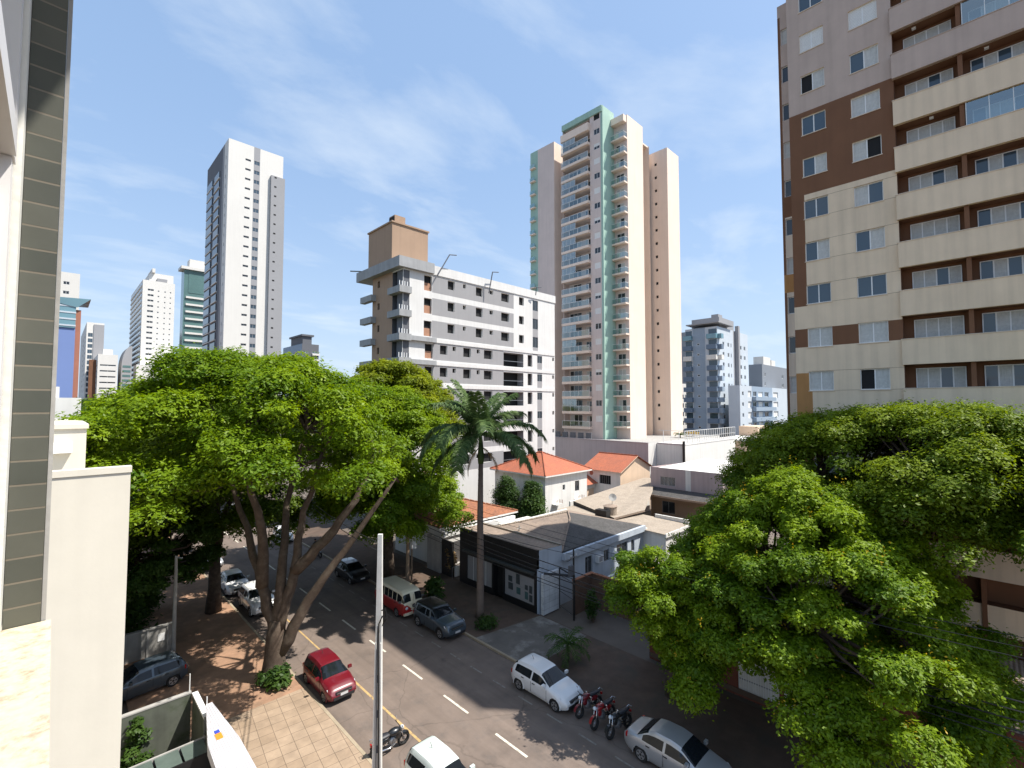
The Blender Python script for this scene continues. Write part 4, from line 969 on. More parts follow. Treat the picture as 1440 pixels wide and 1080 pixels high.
q.poly([(0, 0, 0), (8.4, 0, 0), (8.4, 0, 6.1), (4.2, 0, 7.8), (0, 0, 6.1)], M_CRY); q.poly([(0, 6.2, 0), (0, 6.2, 6.1), (4.2, 6.2, 7.8), (8.4, 6.2, 6.1), (8.4, 6.2, 0)], M_HWHITE)
q.build('wall', sr)
q = MB(FR(0, 6.2, 0, WEST)); q.mesh([(1.15, -.012, 5.3)] + [(1.15 + .34 * math.cos(i * math.pi / 10), -.012, 5.3 + .34 * math.sin(i * math.pi / 10)) for i in range(20)], [(0, i + 1, (i + 1) % 20 + 1) for i in range(20)], M_BRICKR); q.build('round_window', sr)
q = MB(FR(0, 6.2, 0, WEST)); q.mesh([(3.6, .1, 5.0)] + [(3.6 + 1.0 * math.cos(i * math.pi / 10), .1, 5.19 + .38 * math.sin(i * math.pi / 10)) for i in range(11)], [(0, i + 1, i + 2) for i in range(10)], M_DARK)
for i in range(6): q.tube([(2.7 + i * .36, .05, 3.9), (2.7 + i * .36, .05, 5.2)], .02, M_STEEL, 4)
q.build('arched_window', sr)
q = MB(); q.poly([(-.5, -.4, 5.9), (4.2, -.4, 7.95), (4.2, 6.6, 7.95), (-.5, 6.6, 5.9)], M_CLAYR); q.poly([(8.9, -.4, 5.9), (8.9, 6.6, 5.9), (4.2, 6.6, 7.95), (4.2, -.4, 7.95)], M_CLAYR)
q.poly([(-.5, -.4, 5.9), (-.5, -.4, 5.78), (4.2, -.4, 7.83), (4.2, -.4, 7.95)], M_CRY); o = q.build('roof', sr); ridge(o, (4.2, -.4, 7.95), (4.2, 6.6, 7.95), 12, M_CLAYR)
lr = empty('house', (53.5, 41.5, 0), 'low red tiled house with an arched opening between the two red roofed houses', 'house')
q = MB(); q.box(0, 8, 0, 5, 0, 3.9, M_HWHITE); q.box(2.4, 4.4, -.03, -.004, 1.6, 3.2, M_CRY); q.build('wall', lr)
q = MB(); q.poly([(-.5, -.5, 3.9), (9, -.5, 3.9), (9, 3.5, 6.0), (-.5, 3.5, 6.0)], M_CLAYR); q.poly([(-.5, 6, 3.9), (-.5, 3.5, 6.0), (9, 3.5, 6.0), (9, 6, 3.9)], M_CLAYR); q.poly([(-.5, -.5, 3.9), (-.5, 3.5, 6), (-.5, 6, 3.9)], M_HWHITE); q.build('roof', lr)
# orange tiled house with white fascia, carport wall
oh = empty('house', (26.2, 36.2, 0), 'low house with worn orange tile roof and white fascia band beside the shop house', 'house')
q = MB(); q.box(.6, 9.5, .6, 9, 0, 3.7, M_HWHITE); q.build('wall', oh)
hip('roof', oh, .4, 9.8, .5, 9.5, 4.0, 5.5, M_CLAY)
q = MB(); q.box(-.2, 9.0, -.9, -.55, 3.35, 3.85, M_HWHITE); q.box(1.0, 9.0, -.54, -.05, 3.5, 3.6, M_HWHITE); q.build('fascia', oh)
q = MB(); q.box(6.5, 10.8, -2.2, -.95, 3.3, 3.5, M_HWHITE); q.build('flat_roof', oh)
q = MB(FR(-.35, 2.4, 0, WEST)); q.box(.9, 3.0, -.1, .1, 0, 3.3, M_CONC); q.build('boundary_pier', oh)
q = MB(); q.box(-.3, -.1, -2.2, -.65, 0, 3.2, M_BLACK); q.build('dark_gate', oh)
q = MB(FR(0, 0)); q.box(.0, 2.2, -2.3, -2.15, .12, 1.0, M_HWHITE)
q.build('ramp_wall', oh)
rl = empty('handrail', (26.3, 33.6, 0.12), 'steel handrail on the white ramp left of the shop house', 'handrail')
q = MB(); q.tube([(-.6, .1, 0), (-.6, .1, .95), (1.8, .3, 1.5), (1.8, .3, .3)], .03, M_STEEL, 6); q.build('rail', rl)
q = MB(); q.tube([(.6, .2, .2), (.6, .2, 1.22)], .025, M_STEEL, 6); q.build('post', rl)
# podium walls at the foot of the pink tower
M_LAV = mat('lavender_grey_render', (0.44, 0.39, 0.40), 0.9, 0.08, 0.3, streak=0.14)
pw = empty('podium', (71.4, 40.0, 0), 'long lavender grey podium wall at the foot of the pink tower', 'podium wall')
q = MB(FR(0, 31, 0, WEST)); facade(q, 31, 0, 9.1, [(2, 8, 2.0, 3.6, .3), (10, 17, 2, 3.6, .3)], M_LAV); q.T = Matrix.Identity(4)
q.poly([(0, 0, 0), (30, 0, 0), (30, 0, 9.1), (0, 0, 9.1)], M_HWHITE); q.poly([(0, 0, 9.1), (30, 0, 9.1), (30, 31, 9.1), (0, 31, 9.1)], M_CONC); q.build('wall', pw)
q = MB(); q.box(-.08, .2, 0, 31, 9.103, 9.25, M_LAV); q.build('coping', pw)
q = MB()
for i in range(9): q.box(.5, .7, 12 + i * 1.9, 13.2 + i * 1.9, 9.26, 10.3, M_GREYD)
q.build('parapet_grille', pw)
pd = empty('terrace_building', (74.2, 35.0, 0), 'white walled terrace building with a mesh fence along its roof, right of the pink tower', 'building')
q = MB(); q.box(0, 22, 0, 4.95, 0, 8.9, M_HWHITE); q.build('wall', pd)
q = MB(); q.box(-.06, .3, -.05, 4.9, 8.902, 9.1, M_LAV); q.box(.3, 22, -.05, .2, 8.902, 9.1, M_HWHITE); q.build('coping', pd)
q = MB(); q.box(-.25, -.01, -.1, .25, 0, 9.6, M_BLACK); q.build('downpipe', pd)
q = MB(); q.box(16.5, 18, -.1, -.004, 3.4, 4.6, M_GREYT); q.build('vent', pd)
fn = empty('mesh_fence', (74.4, 35.0, 9.1), 'white posted wire mesh fence standing on the white terrace roof edge', 'fence')
q = MB()
for i in range(24): q.box(i * .95, i * .95 + .07, 0, .07, 0, 2.1, M_FRAME)
for i in range(3): q.box(0, .07, 1 + i * 1.4, 1.07 + i * 1.4, 0, 2.1, M_FRAME)
q.build('post', fn)
q = MB(); q.box(0, 22, .01, .05, 2.1, 2.18, M_FRAME); q.box(.01, .05, .07, 4.8, 2.1, 2.18, M_FRAME); q.box(.07, 22, .01, .05, 1.0, 1.05, M_FRAME); q.build('rail', fn)
q = MB(); q.poly([(.07, .03, .05), (22, .03, .05), (22, .03, 2.1), (.07, .03, 2.1)], clearglass('fine_mesh', (0.8, 0.8, 0.8), 0.2)); q.build('mesh_panel', fn)
lb = empty('low_building', (97.0, 33.5, 0), 'low cream building with a small roof hut beside the white terrace', 'building')
q = MB(); q.box(0, 26, 0, 6.3, 0, 8.4, M_CRY); q.box(-.2, 26.2, -.2, 6.3, 8.402, 8.7, M_HWHITE); q.build('wall', lb)
window(lb, FR(0, 0), 6, 5.6, 6, 1.8, -.01, panes=4); window(lb, FR(0, 0), 1, 6.2, 1.5, 1.1, -.01, panes=1, fm=M_BROWN)
q = MB(); q.box(14, 22, 2, 6, 8.702, 10.8, M_CRY); q.box(15, 21, 1.9, 1.99, 8.9, 10.3, M_DARK); q.build('roof_hut', lb)
# red-brown wall with white barred gates under the right trees
M_REDW = mat('dark_red_wall', (0.16, 0.05, 0.03), 0.9, 0.2, 0.9, streak=0.2)
rw = empty('street_wall', (26.6, -14, 0), 'dark red street wall under the right hand tree', 'wall')
q = MB(FR(0, 29, 0, WEST)); facade(q, 29, 0, 2.9, [(5.2, 7.2, .1, 2.7, .08, M_HWHITE), (7.4, 8.8, .1, 2.7, .08, M_HWHITE)], M_REDW); q.T = Matrix.Identity(4); q.box(.001, .25, 0, 29, 0, 2.9, M_REDW, 'l'); q.box(.26, 8.2, 0, 28, 2.6, 2.8, M_FIBRE); q.build('wall', rw)
for a, w_ in ((5.2, 2.0), (7.4, 1.4)):
    q = MB(FR(0, 29, 0, WEST))
    for i in range(int(w_ / .12)): q.box(a + .03 + i * .12, a + .055 + i * .12, .02, .05, .12, 2.68, M_FRAME)
    for z in (.9, 1.8): q.box(a, a + w_, .052, .075, z, z + .05, M_GREYT)
    q.build('barred_gate', rw)
q = MB(); q.box(-.03, .0, 0, 29, 0.12, .4, M_TERRB); q.build('plinth', rw)
# ================================================================ TREES AND PLANTS
M_BARK = mat('tree_bark', (0.075, 0.052, 0.037), 0.95, 0.4, 3, bump=0.8, dirt=((0.12, 0.095, 0.07), 2.2))
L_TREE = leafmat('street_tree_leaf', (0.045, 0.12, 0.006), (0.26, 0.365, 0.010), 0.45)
L_MID = leafmat('shade_darkened_tree_leaf', (0.022, 0.062, 0.006), (0.15, 0.215, 0.012), 0.4)  # street tree leaf darkened, so its colour carries the shade
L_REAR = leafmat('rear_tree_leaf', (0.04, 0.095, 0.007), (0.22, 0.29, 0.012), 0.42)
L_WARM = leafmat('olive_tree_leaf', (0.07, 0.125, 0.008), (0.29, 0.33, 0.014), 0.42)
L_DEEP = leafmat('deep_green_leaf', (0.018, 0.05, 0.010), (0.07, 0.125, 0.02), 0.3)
L_PALM = leafmat('palm_leaf', (0.03, 0.07, 0.02), (0.14, 0.20, 0.065), 0.25)
L_DRY = leafmat('dry_palm_leaf', (0.20, 0.13, 0.06), (0.36, 0.25, 0.12), 0.3)
L_YEL = leafmat('flower_yellow', (0.45, 0.28, 0.02), (0.6, 0.42, 0.03), 0.3)

def leaf_object(name, P, N, S_, tint, mt, parent, rng, aspect=0.5, fold=0.18):
    n = len(P)
    t = rng.normal(size=(n, 3)); t -= N * np.sum(t * N, 1, keepdims=True); t /= np.linalg.norm(t, axis=1, keepdims=True) + 1e-9
    b = np.cross(N, t); s = S_[:, None]
    V = np.empty((n, 4, 3)); V[:, 0] = P + t * s; V[:, 2] = P - t * s
    V[:, 1] = P + b * s * aspect - N * s * fold; V[:, 3] = P - b * s * aspect - N * s * fold
    me = bpy.data.meshes.new(name)
    me.vertices.add(4 * n); me.vertices.foreach_set('co', V.reshape(-1).astype(np.float32))
    me.loops.add(4 * n); me.loops.foreach_set('vertex_index', np.arange(4 * n, dtype=np.int32))
    me.polygons.add(n); me.polygons.foreach_set('loop_start', np.arange(0, 4 * n, 4, dtype=np.int32)); me.polygons.foreach_set('loop_total', np.full(n, 4, np.int32))
    at = me.attributes.new('tint', 'FLOAT', 'POINT'); at.data.foreach_set('value', np.repeat(np.clip(tint, 0, 1), 4).astype(np.float32))
    me.materials.append(mt); me.update(calc_edges=True)
    return link(name, me, parent)

def clump_leaves(C, R, count, rng, size, flat=0.55, ctint=None):
    """leaf sprays on the upper shells of flattened clumps, mostly facing up and outward"""
    k = len(C); cnt = np.maximum((count * (R / R.mean()) ** 2).astype(int), 8); idx = np.repeat(np.arange(k), cnt); n = len(idx)
    d = rng.normal(size=(n, 3)); d /= np.linalg.norm(d, axis=1, keepdims=True)
    fl = (d[:, 2] < -0.15) & (rng.random(n) < 0.7); d[fl, 2] *= -1
    r = 0.6 + 0.47 * rng.random(n) ** 0.7 + (rng.random(n) < .05) * rng.random(n) * .45
    ax = np.stack([R[idx], R[idx], R[idx] * flat], 1)
    lob = 1 + 0.3 * np.sin(d[:, 0] * 5 + idx) * np.sin(d[:, 1] * 5.3 + idx * 1.7)
    P = C[idx] + d * ax * (r * lob)[:, None]
    N = d * 0.55 + np.array([0, 0, 0.75]) + rng.normal(size=(n, 3)) * 0.38
    N /= np.linalg.norm(N, axis=1, keepdims=True)
    S_ = size * (0.6 + 0.8 * rng.random(n))
    base = ctint if ctint is not None else rng.random(k)
    tint = 0.65 * base[idx] + 0.35 * rng.random(n)
    return P, N, S_, tint

def tree(name, x, y, label, cat, crown, seed, nclump=90, per=420, size=0.2, lm=None, limbs=None, tr=0.38, group=None, flat=0.62, fork=3.5, yellow=0, lean=0.0, edge=0.0, pw=(2.4, .62), low=.55, rs=1.0, lobes=()):
    """crown = (cx, cy, rx, ry, z_bottom, z_top) in local metres from the trunk base"""
    lm = lm or L_TREE; per = int(per * 3.0); size *= .5
    rng = np.random.default_rng(seed)
    t = empty(name, (x, y, 0.1), label, cat, group)
    cx, cy, rx, ry, zb, zt = crown
    C = []; R = []
    ga = math.pi * (3 - math.sqrt(5)); Rm = (rx + ry) / 2
    for i in range(nclump):
        u = math.sqrt((i + .5) / nclump); a = i * ga + rng.uniform(-.4, .4)
        w = 1 + .13 * math.sin(3 * a + seed) + .09 * math.sin(5 * a + 2 * seed)
        u2 = min(u, 1.0) * w
        u2 *= rng.uniform(.92, 1.08)
        zz = zb + (zt - zb) * max(0.0, 1 - u ** pw[0]) ** pw[1] + rng.uniform(-.55, .55) * (zt - zb) * .12
        zz -= (zt - zb) * edge * u ** 3
        C.append((cx + rx * u2 * math.cos(a), cy + ry * u2 * math.sin(a), zz)); R.append(Rm * rng.uniform(.10, .22) * rs)
    for i in range(int(nclump * low)):     # lower inner layer
        u = math.sqrt(rng.random()) * .95; a = rng.uniform(0, 2 * math.pi)
        C.append((cx + rx * u * math.cos(a), cy + ry * u * math.sin(a), zb + (zt - zb) * rng.uniform(.0, .45) * (1 - u * .5) - (zt - zb) * edge * u ** 3)); R.append(Rm * rng.uniform(.11, .2) * rs)
    for lx, ly, lz, lr, ln in lobes:       # separate side masses of foliage
        for i in range(ln):
            d = rng.normal(size=3); d *= rng.random() ** .45 / np.linalg.norm(d)
            C.append((lx + d[0] * lr, ly + d[1] * lr, lz + d[2] * lr * .95)); R.append(rng.uniform(.5, .95))
    C = np.array(C); R = np.array(R)
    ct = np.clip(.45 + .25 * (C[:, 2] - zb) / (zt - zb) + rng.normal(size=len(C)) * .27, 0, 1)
    P, N, S_, ti = clump_leaves(C, R, per, rng, size, flat, ct)
    # trunk and limbs
    q = MB(); twigroots = []
    if limbs is None:
        q.tube([(0, 0, -.1), (.05, .02, fork * .4), (lean * .3, .08, fork)], [tr * 1.35, tr, tr * .85], M_BARK, 10)
        limbs = []
        for k in range(5):
            a = k * 2 * math.pi / 5 + seed; rr = .45
            e = (cx + rx * rr * math.cos(a), cy + ry * rr * math.sin(a), zb + (zt - zb) * .35)
            s0 = (lean * .3, .08, fork - .1); m_ = (s0[0] + (e[0] - s0[0]) * .4 + rng.uniform(-.3, .3), s0[1] + (e[1] - s0[1]) * .4 + rng.uniform(-.3, .3), s0[2] + (e[2] - s0[2]) * .55)
            limbs.append([s0, m_, e])
    for L in limbs:
        n = len(L); pts = []
        for i in range(n - 1):
            for s in range(4): pts.append(Vector(L[i]).lerp(Vector(L[i + 1]), s / 4) + Vector((rng.uniform(-.09, .09), rng.uniform(-.09, .09), 0)) * (i > 0 or s > 0))
        pts.append(Vector(L[-1])); r0 = tr * (.72 if len(limbs) > 2 else .9)
        q.tube(pts, [r0 * (1 - .72 * i / (len(pts) - 1)) for i in range(len(pts))], M_BARK, 8)
        twigroots += [p for p in pts[len(pts) // 3:]]
    for c in C[rng.permutation(len(C))[:int(len(C) * .75)]]:
        c = Vector(c); r_ = min(twigroots, key=lambda p: (p - c).length + max(0, p.z - c.z) * 2)
        m_ = r_.lerp(c, .5) + Vector((rng.uniform(-.3, .3), rng.uniform(-.3, .3), rng.uniform(-.5, .1)))
        if (r_ - c).length > 4.2: continue
        q.tube([r_, m_, c], [.09 + .012 * (r_ - c).length, .065, .02], M_BARK, 5, caps=False)
    q.build('trunk', t, smooth=True)
    o = leaf_object('crown', P, N, S_, ti, lm, t, rng)
    if yellow:
        top = np.where(N[:, 2] > .6)[0]; ids = rng.choice(top, yellow, replace=False)
        Pf = np.repeat(P[ids], 6, 0) + rng.normal(size=(yellow * 6, 3)) * np.array([.07, .07, .14]) + np.array([0, 0, .22])
        Nf = rng.normal(size=Pf.shape); Nf /= np.linalg.norm(Nf, axis=1, keepdims=True)
        leaf_object('flower_spikes', Pf, Nf, np.full(len(Pf), .05), rng.random(len(Pf)), L_YEL, t, rng)
    return t
def rz(r, d, z):      # metres to the right / away as the street tree limbs spread
    return (.713 * r + .70 * d, -.70 * r + .713 * d, z)
A = tree('street_tree', 9.33, 28.6, 'largest spreading street tree with several bare stems rising from the near pavement', 'tree',
         (-.7, 2.0, 7.6, 8.6, 11.3, 17.7), 11, 165, 310, .20, rs=.88, tr=.5, edge=.10, low=.16,
         limbs=[[rz(0, 0, 2.6), rz(-.9, .2, 5.2), rz(-2.2, .8, 8.2), rz(-4.2, 1.5, 12.4)], [rz(.1, 0, 2.6), rz(.2, .3, 5.6), rz(-.2, 1.4, 9.4), rz(.2, 3.2, 13.8)],
                [rz(.2, 0, 2.7), rz(.9, .3, 6), rz(1.2, .8, 9.2), rz(2.4, .4, 12.8)], [rz(.3, 0, 1.5), rz(1.7, .3, 4.2), rz(3.6, .9, 6.9), rz(6.3, 1.6, 11)],
                [rz(-.9, .2, 5.1), rz(-.4, -.9, 8.7), rz(-.6, -2.6, 12.8)], [rz(.9, .3, 5.9), rz(2.6, .3, 7.6), rz(4.3, .6, 9.9), rz(5.2, 1.2, 12.6)]])
q = MB(); q.tube([(0, 0, -.05), (0, 0, .35), (.02, 0, 1.2), (.06, -.03, 2.4), (.08, -.05, 3.3)], [.95, .68, .56, .52, .42], M_BARK, 12); q.build('trunk_base', A, smooth=True)
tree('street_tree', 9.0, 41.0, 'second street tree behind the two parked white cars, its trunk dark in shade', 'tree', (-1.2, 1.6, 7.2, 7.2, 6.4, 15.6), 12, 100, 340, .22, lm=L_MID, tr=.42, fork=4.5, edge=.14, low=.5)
tree('street_tree', 21.9, 38.0, 'bushy bright green street tree over the pavement behind the camper van', 'tree', (-.2, .2, 6.8, 7.2, 6.8, 16.0), 13, 130, 440, .215, tr=.4, fork=4.5, edge=.25, low=.7)
tree('street_tree', 24.5, 43.2, 'taller yellowish green tree in front of the unfinished white building', 'tree', (.3, 0, 6.8, 6.4, 11.5, 18.9), 14, 110, 380, .235, lm=L_WARM, tr=.4, fork=6)
tree('street_tree', 8.0, 57.0, 'leafy street tree behind the second tree along the near pavement', 'tree', (-.5, 0, 7, 7, 8.5, 15.0), 15, 80, 300, .28, tr=.4, fork=4.5)
tree('street_tree', 23.9, 12.2, 'near street tree with drooping crown and yellow flower spikes over the silver car', 'tree', (.7, -6.1, 5.3, 6.5, 3.8, 11.5), 16, 230, 420, .15, rs=.8, lobes=((-2.7, -.3, 6.7, 2.0, 34), (-2.0, -1.6, 4.6, 1.6, 14)), lm=L_TREE, tr=.28, fork=3.0, edge=.12, pw=(1.7, .75), yellow=420)
tree('street_tree', 29.0, 2.0, 'broad flat crowned tree between the flowering near tree and the cream tower', 'tree', (.8, .2, 5.0, 9.6, 9.9, 14.8), 17, 210, 440, .155, rs=.85, lm=L_REAR, tr=.24, fork=6.5, edge=.2, low=.5)
tree('garden_tree', 3.2, 38.2, 'low leafy garden tree in deep shade left of the slim grey pole', 'tree', (0, 0, 4.6, 4.6, 4.2, 9.2), 21, 60, 260, .22, lm=L_DEEP, tr=.2, fork=2.5)  # dark leaf chosen so the crown's shade sits in its colour
far = tree('street_tree', 7.0, 74.0, 'yellow green tree crown seen left of the largest street tree', 'tree', (0, 0, 6.8, 6.8, 8, 14.4), 18, 60, 240, .32, lm=L_WARM, tr=.36, fork=4.5)
tree_far = tree('street_tree', 6.4, 96.0, 'far dark green tree crown just above the yellow green one at the left wall', 'tree', (0, 0, 7.4, 7.4, 8, 15.0), 19, 55, 200, .36, lm=L_DEEP, tr=.36, fork=4.5)
def copytree(src, x, y, rot, s, label):
    c = copy_tree(src); c.location = (x, y, .1); c.rotation_euler = (0, 0, rot); c.scale = (s, s, s); c['label'] = label
    return c
copytree(far, 22.6, 76, 1.9, 1.0, 'street tree on the far side glimpsed behind the white car down the road')
copytree(tree_far, 5.5, 126, 2.3, 1.05, 'distant dark tree crown below the white towers, nearer of two')
copytree(tree_far, 7.5, 160, 4.0, 1.0, 'distant dark tree crown below the white towers, farther of two')
copytree(far, 23.0, 104, 3.4, 1.05, 'distant street tree closing the far end of the road')
copytree(tree_far, -3.5, 80, 1.2, 1.0, 'dark garden tree behind the cream wall at the left')

def bush(name, x, y, z, label, r, h, seed, lm, per=1500, size=.1, cat='shrub', group=None, trunk=True):
    rng = np.random.default_rng(seed); t = empty(name, (x, y, z), label, cat, group)
    k = max(10, int(h * 9)); zz = rng.random(k)
    prof = np.sqrt(np.clip(1 - (zz * 1.15 - .25) ** 2, .05, 1))
    a = rng.random(k) * 6.283; rr = r * .55 * prof * rng.random(k) ** .5
    C = np.stack([rr * np.cos(a), rr * np.sin(a), h * (.1 + .78 * zz)], 1); R = r * .55 * prof * (.8 + .4 * rng.random(k))
    P, N, S_, ti = clump_leaves(C, R, per / k * 1.0, rng, size, 1.0)
    leaf_object('foliage', P, N, S_, ti, lm, t, rng)
    if trunk:
        q = MB(); q.tube([(0, 0, -.05), (0, 0, h * .6)], [.09, .04], M_BARK, 6); q.build('stem', t)
    return t
bush('garden_conifer', 40.2, 41.9, 0, 'dark dense garden conifer left of its twin, in front of the white red roofed house', 2.0, 7.3, 31, L_DEEP, 16000, .11, 'conifer')
bush('garden_conifer', 40.9, 38.2, 0, 'dark dense garden conifer right of its twin, against the white house wall', 2.0, 7.0, 32, L_DEEP, 16000, .11, 'conifer')
bush('pavement_shrub', 22.1, 31.2, .1, 'round green shrub on the pavement behind the grey suv', .85, 2.0, 33, L_DEEP, 1500, .12)
bush('tree_base_shrub', 9.2, 28.0, .1, 'low leafy shrubs growing round the foot of the largest street tree', 1.05, .75, 34, L_DEEP, 1500, .12)
bush('climbing_ivy', 2.9, 25.5, .1, 'dark shrub growing up the mossy boundary wall below the window', .6, 2.5, 35, L_DEEP, 1600, .09)
bush('hedge_shrub', 3.2, 39.5, 0, 'dark hedge bush behind the grey board wall at left', 2.0, 3.6, 36, L_DEEP, 4000, .16)
bush('hedge_shrub', 5.0, 44.0, 0, 'dark hedge bush beyond the lamp post beside the second tree', 1.6, 3.0, 37, L_DEEP, 2600, .16)
bush('slim_conifer', 28.0, 20.2, .1, 'slim dark conifer standing before the brown brick wall', .6, 2.6, 38, L_DEEP, 1500, .09, 'conifer')
bush('yard_shrub', 5.3, 18.6, 0, 'spiky leafed shrub beside the white ribbed shelter at the bottom edge', .75, 2.7, 39, L_DEEP, 1500, .09)
bush('yard_shrub', 2.0, 23.0, 0, 'small light green shrub beside the glass canopy at the bottom left', .5, 1.6, 40, L_TREE, 900, .08)
bush('pale_shrub', 26.2, 34.6, .1, 'pale yellow leafed plant by the ramp left of the shop house', .6, 2.8, 41, L_DRY, 700, .14)
bush('ground_cover', 22.0, 24.9, .1, 'low dark ground cover round the foot of the palm', .9, .5, 42, L_DEEP, 800, .1, trunk=False)

def frond_mesh(b, base, az, el, L, droop, rng, lm, dens=34, leaf=.75, w=.045):
    """arching rachis with two rows of narrow leaflets; returns leaflet quads in b"""
    pts = []; p = Vector(base); e = el
    n = 14
    for i in range(n + 1):
        pts.append(p.copy()); d = Vector((math.cos(az) * math.cos(e), math.sin(az) * math.cos(e), math.sin(e)))
        p += d * (L / n); e -= droop / n * (0.5 + i / n)
    b.tube(pts, [.045 * (1 - .85 * i / n) for i in range(n + 1)], lm, 5, caps=False)
    side = Vector((-math.sin(az), math.cos(az), 0))
    for k in range(dens):
        t = .12 + .88 * k / dens; f = t * n; i = min(int(f), n - 1); q0 = pts[i].lerp(pts[i + 1], f - i); d = (pts[i + 1] - pts[i]).normalized()
        ll = leaf * (1 - .55 * abs(t - .45) * 1.5) * rng.uniform(.8, 1.1)
        for s in (-1, 1):
            dirv = (side * s * .8 + d * .55 + Vector((0, 0, rng.uniform(-.15, .35)))).normalized()
            tip = q0 + dirv * ll + Vector((0, 0, -ll * rng.uniform(.25, .6))); mid = q0 + dirv * ll * .55 + Vector((0, 0, -ll * .05))
            wv = d * w
            b.poly([q0 - wv * .5, mid - wv, mid + wv, q0 + wv * .5], lm); b.poly([mid - wv, tip, mid + wv], lm)
def addtint(o, rng):
    me = o.data; at = me.attributes.new('tint', 'FLOAT', 'POINT'); at.data.foreach_set('value', np.repeat(rng.random(len(me.vertices) // 4 + 1), 4)[:len(me.vertices)].astype(np.float32))
rng = np.random.default_rng(77)
pm = empty('palm_tree', (22.6, 26.3, .1), 'tall royal palm with smooth trunk standing before the shop house', 'palm tree')
M_PTRUNK = mat('palm_trunk', (0.165, 0.125, 0.10), 0.9, 0.2, 1.5, streak=0.1, bump=0.3)
q = MB(); q.tube([(0, 0, -.1), (0, 0, .6), (.02, 0, 3), (0, .02, 7), (.03, 0, 11.2)], [.38, .29, .255, .225, .17], M_PTRUNK, 14)
for i in range(26): q.tube([(.01, 0, .9 + i * .39), (.01, 0, .94 + i * .39)], .272 - i * .0033, M_PTRUNK, 14, caps=True)
q.build('trunk', pm, smooth=True)
q = MB(); q.tube([(.03, 0, 11.1), (.03, 0, 11.6), (.02, 0, 12.6), (0, 0, 13.3)], [.2, .25, .17, .08], L_PALM, 12); addtint(q.build('crownshaft', pm, True), rng)
fr = [(2.45, 1.25, 3.6, .7), (-2.2, .75, 3.9, 1.7), (2.2, .55, 4.4, 2.0), (2.75, .35, 4.5, 1.9), (3.3, .6, 4.2, 2.1), (1.7, 1.1, 3.6, 1.2), (-.75, .6, 4.5, 1.8), (-.45, .15, 4.5, 1.6), (-1.0, -.1, 4.2, 1.4), (-.2, .9, 3.6, 1.4), (.5, .6, 4.2, 1.9), (1.1, .3, 4.2, 1.9), (-1.5, .3, 4.3, 1.9), (-2.7, .2, 4.2, 2.0), (2.5, -.2, 4.2, 1.4), (-.6, 1.2, 3.4, .9), (2.0, 1.3, 3.9, .6), (.3, 1.15, 3.7, .9), (-2.4, 1.1, 3.8, .9), (3.0, 1.0, 4.0, 1.3)]
for az, el, L, dr in fr:
    q = MB(); frond_mesh(q, (0, 0, 13.2), az, el, L * 1.2, dr, rng, L_PALM, 150, 1.15, .045); addtint(q.build('frond', pm), rng)
for az, el in ((-.4, -.6), (2.6, -.8)):
    q = MB(); frond_mesh(q, (0, 0, 12.4), az, el, 2.4, 1.0, rng, L_DRY, 30, .7, .03); addtint(q.build('dry_frond', pm), rng)
sp = empty('small_palm', (22.5, 18.1, .1), 'small dark palm plant on the far pavement beside the white hatchback', 'palm')
q = MB()
q.tube([(0, 0, 0), (0, 0, 1.1)], [.1, .08], M_BARK, 8); q.build('trunk', sp)
q = MB()
for k in range(14): frond_mesh(q, (0, 0, 1.1), k * 2.4, .9 - .08 * k, 1.6, 1.5, rng, L_DEEP, 16, .45, .03)
addtint(q.build('frond', sp), rng)
# potted palms at the foot of the pink tower
for i, (x, y) in enumerate(((88.5, 42.6), (93.2, 42.2))):
    o = empty('small_palm', (x, y, 9.1), ('small yellowish palm at the foot of the pink tower, left one', 'small yellowish palm at the foot of the pink tower, right one')[i], 'palm')
    q = MB()
    for k in range(11): frond_mesh(q, (0, 0, .5), k * 2.4, .9 - .05 * k, 1.5, 1.5, rng, L_YEL if i else L_DEEP, 12, .4, .06)
    addtint(q.build('frond', o), rng)
    q = MB(); q.tube([(0, 0, 0), (0, 0, .55)], [.12, .1], M_BARK, 8); q.build('trunk', o)

# ================================================================ POLES AND CABLES
M_POLE = mat('pale_pole_concrete', (0.66, 0.64, 0.6), 0.9, 0.12, 2.0, streak=0.15, bump=0.15)
M_WOOD = mat('weathered_pole', (0.30, 0.21, 0.14), 0.95, 0.25, 2.0, streak=0.3)
cp = empty('concrete_pole', (9.95, 18.0, .1), 'tall pale tapered concrete pole with slots rising from the near kerb', 'utility pole')
q = MB(); ang = Matrix.Rotation(RAD(-44.5), 4, 'Z'); H_ = 10.0
q.T = ang
def ringbox(z0, z1, w0, w1, d0, d1, mt): 
    q.mesh([(-w0, -d0, z0), (w0, -d0, z0), (w0, d0, z0), (-w0, d0, z0), (-w1, -d1, z1), (w1, -d1, z1), (w1, d1, z1), (-w1, d1, z1)], [(3, 2, 1, 0), (4, 5, 6, 7), (0, 1, 5, 4), (1, 2, 6, 5), (2, 3, 7, 6), (3, 0, 4, 7)], mt)
ww_ = lambda z: .178 - .0088 * z
ringbox(0, H_, ww_(0), ww_(H_), .10, .07, M_POLE)
q.build('shaft', cp)
q = MB(); q.T = ang
for s in (-1, 1): q.mesh([(s * .19 - s * .06, -.16, 0), (s * .19, -.16, 0), (s * .19, -.101, 0), (s * .13, -.101, 0), (s * .11 - s * .03, -.15, 5.6), (s * .125, -.15, 5.6), (s * .125, -.092, 5.6), (s * .08, -.092, 5.6)], [(3, 2, 1, 0), (4, 5, 6, 7), (0, 1, 5, 4), (1, 2, 6, 5), (2, 3, 7, 6), (3, 0, 4, 7)], M_POLE)
q.build('flange', cp)
q = MB(); q.T = ang
